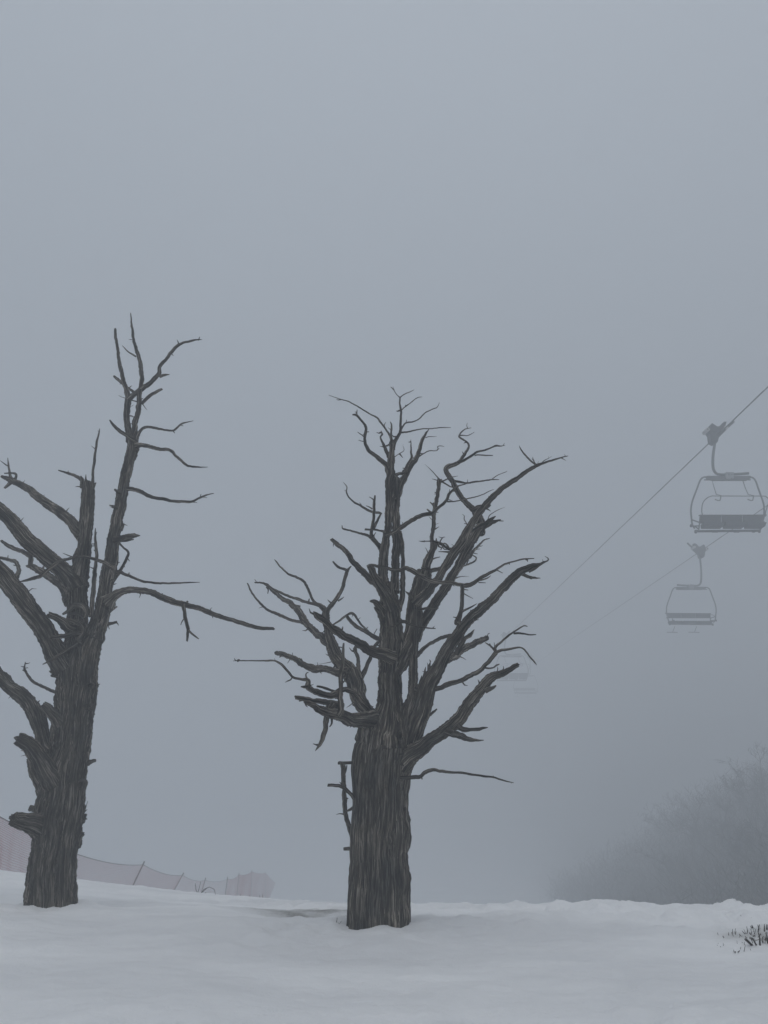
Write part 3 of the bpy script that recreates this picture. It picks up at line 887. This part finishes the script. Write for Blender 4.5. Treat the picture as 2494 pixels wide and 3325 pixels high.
- E 1.2 1.2: 553,785,8 552,745,4
- E 1.1 1.1: 645,830,14 632,797,6
- E .9 .9: 900,828,10 850,838,6 792,846,2
branch
E -.02 -.8: 1340,1400,150 1270,1360,150 1180,1355,128 1080,1345,116 980,1310,104 880,1285,88 800,1255,66 730,1220,46 690,1200,32 655,1188,12
- E -.5 -.5: 960,1310,80 990,1260,60 985,1180,50 986,1100,42 990,1000,42 996,900,42 1004,800,34 1008,720,28 1012,660,18
- E -.5 -.5: 1000,700,8 960,690,4
- E -.45 -.7: 990,1230,90 930,1205,70 870,1188,56 800,1178,52 720,1165,48 640,1155,44 580,1146,36
- E -.45 -.9: 990,1130,70 930,1120,66 880,1130,58 800,1110,54 730,1080,50 690,1045,52 694,1000,44 680,985,34 640,985,24 560,965,24 520,920,22 470,870,24 420,830,22 380,815,16 300,815,14 200,815,12 110,815,12 20,818,4
- E -.8 -.8: 395,820,10 392,792,4
- E -.8 -.8: 552,965,14 538,988,14 515,998,14 487,1012,6
- E -.7 -.7: 690,985,14 674,955,11 678,930,9 697,920,4
- E -.7 -.7: 700,1035,24 720,1038,12 743,1027,4
- E -.7 -.7: 690,1050,36 655,1050,26 628,1048,12
- E -.7 -.7: 770,1090,16 757,1080,12 758,1066,6
- E -.4 -.6: 970,1110,36 900,1085,26 840,1060,25 775,1047,22
- E -.45 .1: 930,1110,44 980,1082,44 1040,1080,46 1110,1115,50 1180,1185,52 1240,1250,56
- E -.5 -.6: 905,1200,80 870,1260,56 858,1340,46 855,1420,44 825,1500,42 790,1570,32 758,1628,4
- E -.55 -.55: 905,1340,22 905,1380,18 885,1412,10
branch
G .0 -.05: 440,175,34 410,160,22 370,158,21 312,160,24
branch
G .1 .2: 415,700,34 395,640,30 372,550,32 355,470,34 346,380,34 344,300,34 342,230,36 340,175,34
- G .2 .2: 350,230,18 360,205,12 366,175,9
branch
G -.02 -.1: 430,430,30 400,378,25 350,332,27 300,315,24 236,310,22
branch
G .0 .05: 425,450,26 395,470,20 357,488,8
branch
G .0 .1: 415,600,22 385,575,16 355,545,14
branch
G .0 .05: 425,745,30 380,738,22 345,740,16
knot
E -.22 1520,1495,16,50
D -.1 25,1970,16,30"""
cur = None; sets = {}
for ln in TRACE.strip().split('\n'):
    if ln.startswith('tree '): cur = ln[5]; sets[cur] = []
    else: sets[cur].append(ln)
tree_m = empty('dead_tree', bm_)
tag(tree_m, 'dead tree with one thick furrowed bole and many forking limbs, in the middle', 'dead tree', 'bare dead trees in the snow')
build_tree(sets['M'], tree_m, bm_, YM, M_WOOD)
tree_l = empty('dead_tree', bl_)
tag(tree_l, 'dead tree leaning right with two tall stems, in front of the red net', 'dead tree', 'bare dead trees in the snow')
build_tree(sets['L'], tree_l, bl_, YL, M_WOOD)

# ------------------------------------------------------------------ chairlift
def chair(Yc, ref, k, label, mirror=False, bar_up=True, drop=0., grp='chairs hanging from the lift cables'):
    """ref: photograph pixel of the grip; k: size in photograph pixels per unit; outline units are pixels of the near chair"""
    U = k * px_size(ref[0], ref[1] + 180 * k, Yc)     # metres per unit: the frame is about 2.5 m wide
    c = at(*ref, Yc)
    root = empty('lift_chair', c)
    tag(root, label, 'lift chair', grp)
    sx = -1 if mirror else 1
    G0 = (2318., 1428.)                             # grip of the near chair in its drawing
    def L(x, y, dep=0.):
        dy = y - G0[1]
        dy += drop * min(1., max(0., (dy - 12) / 85.))          # length of the hanger below the grip
        return at(ref[0] + sx * (x - G0[0]) * k, ref[1] + dy * k, Yc) - c + np.array([0, dep, 0])
    def z(x, y): return (2200 + x * .18992, 1340 + y * .18992)   # units read off an enlarged view
    def T(x, y, dep=0.):                            # the traced point, moved along its own sight line
        return L(*z(x, y), 0.) + dep * np.array([c[0] / c[1], 1., c[2] / c[1]])
    def rod(name, pts, r, mat=M_STEEL, seg=10, par=root, smooth_=True):
        P = [T(*p) for p in pts]
        if smooth_ and len(P) > 2: P, _ = spline(P, np.full(len(P), r), lambda q: .06)
        mb = MB(); mb.rod(P, r, seg); return mb.build(name, mat, par)
    s_ = U * .18992
    # detachable grip
    mb = MB()
    body = [(545, 510), (530, 395), (500, 350), (525, 290), (535, 235), (568, 205), (600, 225), (655, 262), (695, 258), (740, 205), (775, 180), (815, 180), (795, 245), (820, 300), (740, 380), (680, 450), (665, 520), (610, 545), (575, 530)]
    mb.prism([z(*p) for p in body], -.13, .13, lambda x, d, y: L(x, y, d))
    grip = mb.build('grip', M_DARK, root, smooth=False)
    for (x, y, r) in ((485, 318, 36), (805, 280, 34)):
        mb = MB(); mb.rod([L(*z(x, y), e_) for e_ in (-.17, -.165, .165, .17)], [r * s_ * .6, r * s_, r * s_, r * s_ * .6], 16)
        w = mb.build('roller', M_RUBBER, grip)
    mb = MB(); mb.rod([L(*z(485, 318), -.19), L(*z(485, 318), .19)], 13 * s_, 12); mb.build('axle', M_DARK, grip)
    rod('grip_lever', [(575, 275, -.12), (650, 330, -.13), (700, 300, -.13)], .03, M_DARK, par=grip)
    rod('grip_jaw', [(560, 520, 0), (590, 470, 0), (700, 400, 0), (830, 270, 0), (960, 150, 0)], .045, M_DARK, par=grip)
    # hanger
    rod('hanger_arm', [(650, 430, 0), (640, 500, 0), (612, 700, 0), (605, 800, 0), (605, 900, 0), (620, 980, 0), (665, 1040, 0), (740, 1056, 0), (860, 1054, 0), (1050, 1048, 0), (1215, 1036, 0)], 23 * s_, seg=14)
    mb = MB(); mb.prism([z(*p) for p in ((808, 1034), (944, 1034), (944, 1140), (808, 1140))], -.10, .10, lambda x, d, y: L(x, y, d))
    pl = mb.build('clamp_plate', M_PLATE, root, smooth=False)
    for (x, y) in ((826, 1052), (926, 1052), (826, 1122), (926, 1122), (876, 1052)):
        mb = MB(); mb.rod([T(x, y, -.125), T(x, y, -.10)], 8 * s_, 6); mb.build('bolt', M_DARK, pl)
    mb = MB(); mb.prism([z(*p) for p in ((495, 1090), (1240, 1090), (1240, 1128), (1180, 1158), (600, 1158), (495, 1130))], -.06, .06, lambda x, d, y: L(x, y, d))
    mb.build('cross_beam', M_STEEL, root, smooth=False)
    rod('bumper_rail', [(455, 1146, -.09), (1245, 1146, -.09)], .022, smooth_=False)
    # bail: the big side hoops
    for sgn, pts in ((0, [(520, 1103), (470, 1100), (420, 1118), (382, 1170), (330, 1310), (265, 1480), (236, 1590), (226, 1700), (236, 1820), (250, 1930), (290, 2000)]),
                     (1, [(1225, 1103), (1270, 1105), (1310, 1130), (1345, 1190), (1390, 1320), (1450, 1480), (1480, 1580), (1488, 1660), (1488, 1760), (1470, 1850), (1440, 1960), (1425, 2020)])):
        rod('side_hoop', [(x, y, .0 + .25 * max(0, (y - 1200) / 700.)) for x, y in pts], 14 * s_, seg=12)
    # restraint bar with foot rests
    if bar_up:
        arch = [(432, 1770, -.1), (418, 1690, -.15), (422, 1590, -.3), (445, 1510, -.4), (500, 1445, -.5), (580, 1406, -.5), (700, 1405, -.5), (1000, 1406, -.5), (1430, 1406, -.5), (1500, 1420, -.5), (1540, 1460, -.5), (1548, 1510, -.4), (1520, 1600, -.3), (1500, 1700, -.15), (1498, 1770, -.1)]
        rod('restraint_bar', arch, 8 * s_)
        for x in (0, 545):
            rod('foot_rest', [(595 + x * .955, 1160, -.2), (630 + x * .96, 1280, -.35), (662 + x * .98, 1378, -.5), (748 + x, 1398, -.5)], 6.5 * s_, smooth_=False)
            rod('foot_bar', [(738 + x, 1405, -.5), (735 + x, 1440, -.55), (722 + x, 1476, -.6), (690 + x, 1474, -.62), (640 + x, 1456, -.64)], 9 * s_, smooth_=False)
    else:
        rod('restraint_bar', [(250, 1850, .2), (300, 1790, -.3), (420, 1768, -.55), (900, 1765, -.6), (1300, 1768, -.55), (1430, 1790, -.3), (1480, 1850, .2)], 7 * s_)
        for x in (0, 545):
            rod('foot_rest', [(720 + x, 2060, -.55), (770 + x, 2190, -.6)], 6 * s_, smooth_=False)
            rod('foot_bar', [(650 + x, 2205, -.6), (920 + x, 2200, -.6)], 7 * s_, smooth_=False)
    # seat: backrest panels above, seat pan and frame below
    xs4 = [(385, 755), (760, 1118), (1123, 1490)]
    for a, b_ in xs4:
        e0 = 0 if a > 400 else 0; e1 = -20 if b_ > 1400 else 0
        mb = MB()
        P8 = []
        n = 9
        for face, off in ((0, 0.), (1, .07)):
            for j in range(4):
                yy = 1765 + (1915 - 1765) * j / 3. if bar_up else 1770 + (1890 - 1770) * j / 3.
                for i_ in range(n):
                    xx = a + (b_ - a) * i_ / (n - 1.) + e1 * (i_ / (n - 1.)) * j / 3.
                    puff = .02 * math.sin(math.pi * i_ / (n - 1.)) * math.sin(math.pi * (j + .5) / 4)
                    P8.append(T(xx, yy, .28 + .06 * (1 - j / 3.) + (-puff if face == 0 else off)))
        q = []
        for face in (0, 1):
            for j in range(3):
                for i_ in range(n - 1):
                    o_ = face * 4 * n + j * n + i_
                    q.append([o_, o_ + 1, o_ + n + 1, o_ + n] if face else [o_, o_ + n, o_ + n + 1, o_ + 1])
        for i_ in range(n - 1):
            q.append([i_, i_ + 1, 4 * n + i_ + 1, 4 * n + i_]); o_ = 3 * n + i_; q.append([o_ + 1, o_, 4 * n + o_, 4 * n + o_ + 1])
        for j in range(3):
            o_ = j * n; q.append([o_ + n, o_, 4 * n + o_, 4 * n + o_ + n]); o_ = j * n + n - 1; q.append([o_, o_ + n, 4 * n + o_ + n, 4 * n + o_])
        mb.add(P8, q); mb.build('backrest', M_SEAT, root)
        mb = MB()
        ya, yb = (1920, 1988) if bar_up else (1975, 2040)
        mb.prism([z(*p) for p in ((a + 8, ya), (b_ - 10 + e1 * 1.2, ya), (b_ - 30 + e1 * 1.6, yb), (a + 14, yb))], -.30, .0, lambda x, d, y: L(x, y, d))
        mb.build('seat', M_SEAT, root, smooth=False)
    for x, w in ((680, 46), (1050, 46), (350, 24), (1340, 24)):
        mb = MB(); mb.prism([z(*p) for p in ((x - w, 1985), (x + w, 1985), (x + w, 2020), (x - w, 2020))], .12, .2, lambda x_, d, y: L(x_, y, d))
        mb.build('seat_bracket', M_DARK, root, smooth=False)
    rod('seat_frame', [(300, 2040, .2), (1420, 2030, .2)], 22 * s_, M_DARK, smooth_=False)
    rod('top_rail', [(360, 1772, .26), (1530, 1764, .26)], 10 * s_, M_DARK, smooth_=False)
    for pts in ([(250, 1845, .2), (380, 1895, .26)], [(220, 1955, .2), (380, 1940, .1)], [(1400, 1880, .26), (1495, 1880, .26)],
                [(1290, 1935, .2), (1430, 2000, .2)], [(385, 1790, .3), (365, 1990, .25)], [(1480, 1790, .3), (1410, 2050, .22)], [(1335, 1900, .25), (1335, 1960, .2)], [(300, 1960, .2), (370, 2010, .2)]):
        rod('side_brace', pts, 11 * s_, M_DARK, smooth_=False)
    for x, y in ((230, 1945), (312, 2052), (1402, 2042)):
        mb = MB(); mb.rod([T(x, y, .1), T(x, y, .3)], 22 * s_, 12); mb.build('hinge', M_DARK, root)
    return c
Y1, Y2, Y3, Y4 = 24.9, 37.5, 76.0, 100.0
g1 = chair(Y1, (2318, 1428), 1.0, 'empty lift chair with its restraint bar raised, hanging closest on the thicker upper cable')
g2 = chair(Y2, (2275, 1803), .675, 'pale empty lift chair hanging from the lower cable with its foot rests down', True, False, 34.)
g3 = chair(Y3, (1640, 2074), .455, 'very faint lift chair almost lost in fog behind the end of a dead limb')
g4 = chair(Y4, (1722, 2142), .33, 'barely visible lift chair far down the lower cable in dense fog', True, False, 34.)
def cable(a, b_, r, label, grp=None, ext=(1.9, 1.5)):
    d = b_ - a
    p0 = a - d * ext[0] / 2.0; p1 = b_ + d * ext[1]
    L_ = np.linalg.norm(p1 - p0)
    n = 60; t = np.linspace(0, 1, n)[:, None]
    P = p0 + (p1 - p0) * t
    mb = MB(); mb.rod(P, r, 8)
    o = mb.build('haul_cable', M_CABLE, None, tuple(P[0]))
    tag(o, label, 'cable', 'cables of the chairlift'); return o
# each haul rope runs through the grips of its chairs
jaw = lambda c, sx: c + np.array([sx * .0, 0, -.03])
cable(at(2400, 1346, 23.0), at(1690, 2025, 70.), .021, 'upper steel lift cable climbing steeply to the corner above the near chair', ext=(.9, .45))
cable(at(2494, 1640, 31.5), at(1960, 2004, 65), .021, 'lower, fainter steel lift cable passing behind the near chair', ext=(.8, 1.6))

# ------------------------------------------------------------------ safety net on the left
posts = [(-22, 2632, -22, 2835, 10.3), (152, 2727, 130, 2835, 14.5), (466, 2804, 427, 2885, 22.7), (594, 2839, 561, 2898, 30.5), (667, 2855, 650, 2911, 35.0), (739, 2851, 730, 2916, 38.5), (776, 2838, 768, 2918, 44), (818, 2828, 815, 2922, 56.), (862, 2832, 862, 2925, 72.), (900, 2868, 900, 2925, 100.)]
net = empty('safety_net', tuple(at(427, 2885, 22.7)))
no = np.array(at(427, 2885, 22.7))
tag(net, 'faded red snow safety net on leaning posts running off into the fog on the left', 'safety net')
tops = []; bots = []
for (x0, y0, x1, y1, Yp) in posts:
    t_ = at(x0, y0, Yp); b_ = at(x1, y1, Yp)
    d = b_ - t_
    gz = float(ground_z(b_[0], b_[1]))
    kk = max(1.0, (gz - .25 - t_[2]) / d[2]); kk = min(kk, 3.2)
    foot = t_ + d * kk
    tops.append(t_ - np.array([0, 0, .03])); bots.append(t_ + d * max(1.0, (gz + .02 - t_[2]) / d[2]))
    if x0 != 152:
        mb = MB(); mb.rod([foot, t_ + (t_ - b_) / np.linalg.norm(d) * .06], .022, 8)
        mb.build('post', M_POST, net, no)
NV, NH = 0, 24
rows = [[] for _ in range(NH + 1)]; segs = []
for i in range(len(posts) - 1):
    L_ = np.linalg.norm(tops[i + 1] - tops[i]); n = int(L_ / .05)
    sag = (.0 if i == 0 else (.0 if i == 1 else .10))
    for j in range(n):
        t = j / n
        a = tops[i] * (1 - t) + tops[i + 1] * t; c_ = bots[i] * (1 - t) + bots[i + 1] * t
        if i == 1: a = a - np.array([0, 0, .13 * 4 * t * (1 - t)])
        else: a = a - np.array([0, 0, sag * 4 * t * (1 - t)])
        wv = (.05 * math.sin(7 * t + i) + .02 * math.sin(31 * t)) * (1 if i < 3 else .15)
        col = []
        for r in range(NH + 1):
            f = r / NH
            f2 = f ** 1.15
            p = a * (1 - f2) + c_ * f2
            p = p + np.array([.6, .2, 0]) * (.06 * math.sin(3 * f + 9 * t) * f + wv * f * .5)
            col.append(p)
        segs.append(col)
SG = np.array(segs)                                     # (n, NH+1, 3)
def ribbons(lines_, r):
    mb = MB()
    for P in lines_:
        a = np.array([0, 2.0944, 4.1888])
        T = np.gradient(P, axis=0); T /= np.linalg.norm(T, axis=1)[:, None] + 1e-9
        ref = np.array([.3, .2, 1.]) if abs(T[0][2]) < .7 else np.array([1., .3, 0])
        U = np.cross(T, ref); U /= np.linalg.norm(U, axis=1)[:, None]; V = np.cross(T, U)
        ring = P[:, None] + r * (np.cos(a)[None, :, None] * U[:, None] + np.sin(a)[None, :, None] * V[:, None])
        mb.add(ring.reshape(-1, 3), grid_quads(len(P), 3))
    return mb
mb = ribbons([SG[:, r] for r in range(NH + 1)] , .0019)
mb2 = ribbons([SG[j] for j in range(len(SG))], .0015)
mb.add(np.concatenate(mb2.v), np.concatenate(mb2.q))
tag(mb.build('mesh_netting', M_NET, net, no, smooth=False), kind='stuff')
mb = ribbons([SG[:, 0]], .008); mb.build('top_rope', M_POST, net, no)

# ------------------------------------------------------------------ twigs, stalks, stubble in the snow
def on_ground(px, py, Yg):
    """walk the sight line of that pixel until it meets the snow"""
    r = ray(px, py); r = r / r[1]
    Yg = (Yg[0] * S_, Yg[1] * S_)
    y = Yg[0]
    while y < Yg[1]:
        p = r * y
        if p[2] <= ground_z(p[0], p[1]): return p
        y += .03
    return r * Yg[1]
def stems(name, label, cat, items, grp=None, rng_y=(3.9, 9.5), mat=M_TWIG, Yfix=None):
    """items: lists of pixel polylines with a width in pixels; every stem is a part"""
    px, py = items[0][0][0]
    base = on_ground(px, py, rng_y) if Yfix is None else at(px, py, Yfix * S_)
    root = empty(name, tuple(base)); tag(root, label, cat, grp)
    for pts, w in items:
        fx, fy = pts[0]
        g = on_ground(fx, fy, rng_y) if Yfix is None else at(fx, fy, Yfix * S_)
        Yb = g[1]; s = px_size(fx, fy, Yb)
        lean = rng.uniform(-.06, .06)
        n = len(pts)
        P = [at(x, y, Yb + lean * i_ / max(1, n - 1)) for i_, (x, y) in enumerate(pts)]
        P = [P[0] - (P[1] - P[0]) / np.linalg.norm(P[1] - P[0]) * .03] + P
        w = w * 1.5; R = [w * s * .5] * 2 + [w * s * .5 * (1 - .45 * (i_ + 1) / n) for i_ in range(1, n)]
        mb = MB(); mb.rod(P, R, 6); mb.build('stem', mat, root, base)
    return root
Z6 = lambda x, y: (2250 + x * .14708, 2900 + y * .14708)
def S6(*p): return [Z6(*q) for q in p]
G_ = 'cut shrub stubble poking through the snow'
stems('shrub_stubble', 'thick slanting cut stems at the lower edge of the bare patch', 'stubble', [(S6((1300, 1150), (1145, 1015)), 5), (S6((1320, 1150), (1160, 990)), 3), (S6((1400, 1145), (1310, 990)), 4), (S6((1330, 1120), (1258, 955)), 1.6), (S6((1395, 1140), (1350, 995)), 1.2)], G_)
stems('shrub_stubble', 'tall upright dark stubble stem with thinner stalks at the right edge', 'stubble', [(S6((1480, 1145), (1475, 1000), (1450, 880)), 4.5), (S6((1550, 1140), (1545, 1040), (1530, 970)), 3), (S6((1590, 1120), (1600, 960)), 2), (S6((1650, 1110), (1630, 990), (1615, 865)), 3), (S6((1560, 1130), (1500, 1000)), 1.4), (S6((1655, 1140), (1670, 920)), 3), (S6((1700, 1140), (1690, 900)), 4)], G_)
stems('shrub_stubble', 'short stubby twin stems on the upper right of the bare patch', 'stubble', [(S6((1580, 810), (1580, 690)), 3.5), (S6((1635, 825), (1635, 690)), 4), (S6((1520, 778), (1558, 765)), 2), (S6((1445, 818), (1450, 770), (1432, 700)), 2.5), (S6((1450, 818), (1455, 770), (1468, 695)), 2.5), (S6((1690, 830), (1680, 700)), 3)], G_)
stems('shrub_stubble', 'small forked stems like fingers behind the slanting ones', 'stubble', [(S6((1285, 905), (1300, 860), (1275, 790)), 1.6), (S6((1300, 860), (1340, 815), (1355, 770)), 1.4), (S6((1310, 780), (1265, 735)), 2), (S6((1320, 775), (1285, 712)), 2), (S6((1330, 775), (1310, 710)), 2.4), (S6((1355, 905), (1390, 790)), 1.6)], G_)
stems('shrub_stubble', 'spreading little stubble tuft left of the forked stems', 'stubble', [(S6((1190, 905), (1205, 830), (1188, 740)), 1.8), (S6((1170, 905), (1125, 800)), 1.4), (S6((1150, 905), (1085, 835)), 1.8), (S6((1190, 900), (1215, 820)), 2.2), (S6((1180, 772), (1145, 760)), 2.2), (S6((1120, 895), (1080, 875)), 2.5)], G_)
stems('shrub_stubble', 'pair of straight thin stalks left of the stubble tufts', 'stubble', [(S6((880, 915), (876, 795)), 1.8), (S6((918, 915), (940, 780)), 1.4), (S6((790, 930), (790, 865)), 1.5), (S6((755, 925), (752, 900)), 1.5)], G_)
stems('shrub_stubble', 'leftmost scrap of slanted twigs low on the right bank', 'stubble', [(S6((645, 1170), (555, 1110)), 1.8), (S6((672, 1170), (668, 1100)), 1.2), (S6((705, 1180), (690, 1130)), 1.6), (S6((548, 1170), (532, 1140)), 1.3), (S6((612, 1195), (612, 1175)), 1.6)], G_)
stems('shrub_stubble', 'lowest group of broken twigs below the bare patch', 'stubble', [(S6((980, 1318), (1035, 1270)), 2.8), (S6((1040, 1275), (1060, 1190)), 1.6), (S6((1125, 1305), (1155, 1150)), 1.6), (S6((910, 1305), (900, 1255)), 1.8), (S6((935, 1300), (938, 1275)), 2.2), (S6((1270, 1250), (1255, 1215)), 2)], G_)
stems('shrub_stubble', 'thin slanting twig near the snow crest above the stubble', 'stubble', [(S6((1122, 558), (1045, 485)), 1.4), (S6((1220, 568), (1216, 520)), 1.2), (S6((1298, 552), (1294, 540)), 1.4)], G_)
stems('shrub_stubble', 'two faint bent stalks between the low twigs and the slanting stems', 'stubble', [(S6((992, 1135), (975, 1090), (970, 1050)), 1), (S6((1120, 1115), (1075, 1080)), 1.2), (S6((1130, 1140), (1140, 1080)), 1.2)], G_)
mbx = MB()
for q in range(60):
    x = rng.normal(2.16, .10); y = rng.normal(4.80, .06); zz = float(ground_z(x, y))
    if zz is None: continue
    d = rng.normal(size=3) * .014; d[2] = abs(d[2]) * .5 + .004
    mbx.rod([(x, y, zz), (x + d[0], y + d[1], zz + d[2])], rng.uniform(.001, .0025), 4)
tag(mbx.build('leaf_litter', M_STALK, None, (2.16, 4.80, float(ground_z(2.16, 4.80)))), 'scraps of dead stalk lying on the bare patch under the stubble', 'litter', kind='stuff')
stems('twig', 'tiny black twig stuck in the snow in front of the middle tree', 'twig', [([(1115, 3052), (1120, 3044)], 2.2), ([(1117, 3048), (1121, 3040)], 1.6)], None, (3.9, 6.5))
stems('grass_tuft', 'few dry grass blades at the left foot of the middle tree', 'grass tuft', [([(1092, 3004), (1095, 2980)], 1.8), ([(1100, 3004), (1109, 2990)], 1.2), ([(1098, 3004), (1099, 2996)], 1.2)], None, (5.5, 8))
stems('grass_tuft', 'single short blade in the hollow right of the middle tree', 'grass tuft', [([(1428, 3008), (1430, 2996)], 1.5)], None, (6, 8))
stems('dry_weed', 'dry arching weed stems in front of the receding net', 'weed', [([(645, 2908), (636, 2888), (634, 2868)], 1.6), ([(648, 2908), (662, 2888), (680, 2880), (696, 2888), (700, 2906)], 1.5), ([(646, 2908), (658, 2896), (672, 2884)], 1.8), ([(660, 2910), (668, 2898)], 2.2), ([(676, 2910), (664, 2900)], 2.0), ([(640, 2908), (648, 2880), (652, 2862)], 1.2)], None, Yfix=10.4)
stems('dry_weed', 'small forked weed stalk on the snow crest right of the net', 'weed', [([(777, 2922), (781, 2904)], 1.6), ([(776, 2922), (776, 2908)], 1.2)], None, Yfix=10.4)
stems('dry_weed', 'row of hair-thin stalks on the crest between net and middle tree', 'weed', [([(810 + q * 7, 2926), (809 + q * 7 + rng.uniform(-3, 3), 2926 - rng.uniform(8, 22))], 1.0) for q in range(8)], None, Yfix=10.4)
stems('twig', 'short dark stick upright on the crest left of the dark hollow', 'twig', [([(867, 2928), (868, 2916)], 3)], None, Yfix=10.0)
stems('twig', 'small tilted straw behind the hollow left of the middle tree', 'twig', [([(994, 2935), (1001, 2930)], 1.5)], None, Yfix=9.6)

# ------------------------------------------------------------------ woods in the fog on the right
def bare_tree_mesh(seed, height, levels=5, spread=.55, thick=.012, kids=4):
    r_ = np.random.RandomState(seed); trunkmb = MB(); crown = MB()
    def grow(p, d, ln, rad, lev):
        n = 4 if lev < 2 else 3
        P = [p]; q = p.copy(); dd = d.copy()
        for _ in range(n):
            dd = dd + r_.normal(size=3) * (.10 + .05 * lev); dd[2] += .05; dd /= np.linalg.norm(dd)
            q = q + dd * ln / n; P.append(q)
        P = np.array(P); R = np.linspace(rad, rad * .6, n + 1)
        (trunkmb if lev == 0 else crown).rod(P, R, 7 if lev == 0 else 3)
        if lev >= levels: return
        k = kids + (2 if lev == 0 else 0)
        for j in range(k):
            f = r_.uniform(.3, 1.0) if lev else r_.uniform(.25, 1.0)
            i_ = min(n - 1, int(f * n)); b = P[i_] * (1 - (f * n - i_)) + P[i_ + 1] * (f * n - i_)
            nd = dd + r_.normal(size=3) * spread; nd[2] = nd[2] * .7 + .15; nd /= np.linalg.norm(nd)
            grow(b, nd, ln * r_.uniform(.45, .72), max(rad * .5, thick * .6), lev + 1)
    grow(np.array([0., 0, -.4]), np.array([0., 0, 1.]), height * .55, height * .016, 0)
    return trunkmb, crown
protos = []
for sd_, h_ in ((3, 6.5), (5, 7.5), (11, 5.5)):
    protos.append(bare_tree_mesh(sd_, h_, 5, .55, .013, 4))
wood_spots = [(2484, 27.0, 1.25), (2380, 33, 1.1), (2200, 36, 1.25), (2560, 27, 1.3), (2300, 38, 1.25), (2440, 34, 1.5), (2100, 46, 1.2), (2540, 36, 1.6), (2340, 47, 1.6), (2030, 55, 1.2), (2220, 52, 1.4),
              (2620, 31, 1.5), (2130, 60, 1.4), (1960, 66, 1.3), (2450, 44, 1.8), (2290, 60, 1.8), (2040, 72, 1.5), (2420, 58, 2.0), (2180, 72, 1.8), (1890, 76, 1.3)]
tl = {0: 'bare bushy tree at the right edge, its twigs the sharpest of the foggy woods', 1: 'bare tree of the foggy woods just left of the sharpest one',
      2: 'rounded bare crown showing dimly above the middle of the dark thicket', 4: 'bare tree between the rounded crown and the right edge, blurred by fog',
      9: 'faint low tree near the left end of the foggy woods', 13: 'last tree but one at the left end of the foggy woods, nearly gone in fog'}
made = []
for q, (px, Yw, s) in enumerate(wood_spots):
    pr = protos[q % 3]
    Yw *= 1.2
    x = (px - CX) / F_PX * Yw / (ct + st * .5); zg = float(ground_z(x, Yw))
    lb = tl.get(q, 'bare leafless tree lost in the dark blur of the foggy woods')
    if q < 3:
        root = empty('bare_tree', (x, Yw, zg)); tag(root, lb, 'tree', 'bare trees of the foggy woods')
        made.append((root, pr[0].build('trunk', M_WOODS, root), pr[1].build('crown', M_WOODS, root)))
    else:
        r0, a0, b0 = made[q % 3]
        root = r0.copy(); C.objects.link(root); root.location = (x, Yw, zg); root['label'] = lb
        for ch in (a0, b0):
            c_ = ch.copy(); C.objects.link(c_); c_.parent = root
    root.rotation_euler = (0, 0, q * 2.4); s *= .52 * max(.4, min(1., (px - 1780) / 420.)); root.scale = (s, s, s)
# the thicket under them: one mass of brush nobody could count
br = MB(); r_ = np.random.RandomState(31)
tm = []
for q in range(6500):
    Yb = 24 + 61 * r_.uniform() ** 1.4; a = r_.uniform(.19, .75)
    lim = .205 + .26 * ((85 - Yb) / 61.) ** 2.2
    if a < lim + .09 * r_.uniform() ** 1.5: continue
    tm.append((a * Yb, Yb, .35 + .65 * min(1., (a - lim) / .16)))
tm = np.array(tm); zz = ground_z(tm[:, 0], tm[:, 1])
vv = []; tt = []; n_ = 0
for (x, y, sm_), z0_ in zip(tm, zz):
    hgt = sm_ * r_.uniform(.8, 3.2) * (1 + (y - 24) / 60.)
    k_ = 70
    b0 = np.array([x, y, z0_]) + np.stack([r_.normal(size=k_) * .7, r_.normal(size=k_) * .6, r_.uniform(0, 1, k_) ** 1.5 * hgt], -1)
    d_ = r_.normal(size=(k_, 3)); d_[:, 2] = np.abs(d_[:, 2]) + .4; d_ /= np.linalg.norm(d_, axis=1)[:, None]
    e_ = b0 + d_ * r_.uniform(.3, 1.1, k_)[:, None]
    w_ = np.cross(d_, r_.normal(size=(k_, 3))); w_ /= np.linalg.norm(w_, axis=1)[:, None]; w_ *= .017
    v_ = np.stack([b0 - w_, b0 + w_, e_], 1).reshape(-1, 3)
    vv.append(v_); tt.append(np.arange(3 * k_).reshape(-1, 3) + n_); n_ += 3 * k_
br.add(np.concatenate(vv), None, np.concatenate(tt))
tag(br.build('undergrowth', M_WOODS, None, (16, 40, -3), smooth=False), 'dark leafless thicket dissolving into fog behind the snow crest', 'thicket', kind='stuff')

# ------------------------------------------------------------------ the fog itself
mb = MB()
zlo = float(min(Z.min(), -15.)) - 1.2
HT = 30.0
W = 209.0
mb.box((0, 0, (HT + zlo) / 2), (2 * W, 2 * W, HT - zlo))
mh = bpy.data.materials.new('haze'); mh.use_nodes = True
nt = mh.node_tree; nt.nodes.clear()
out = nt.nodes.new('ShaderNodeOutputMaterial'); pv = nt.nodes.new('ShaderNodeVolumePrincipled')
pv.inputs['Color'].default_value = (.80, .83, .86, 1)
pv.inputs['Density'].default_value = HAZE
pv.inputs['Anisotropy'].default_value = 0.0
nt.links.new(pv.outputs[0], out.inputs['Volume'])
hz = mb.build('haze', mh, None, (0, 0, 0), smooth=False)
tag(hz, 'even pale grey fog filling the whole view', 'fog', kind='stuff')
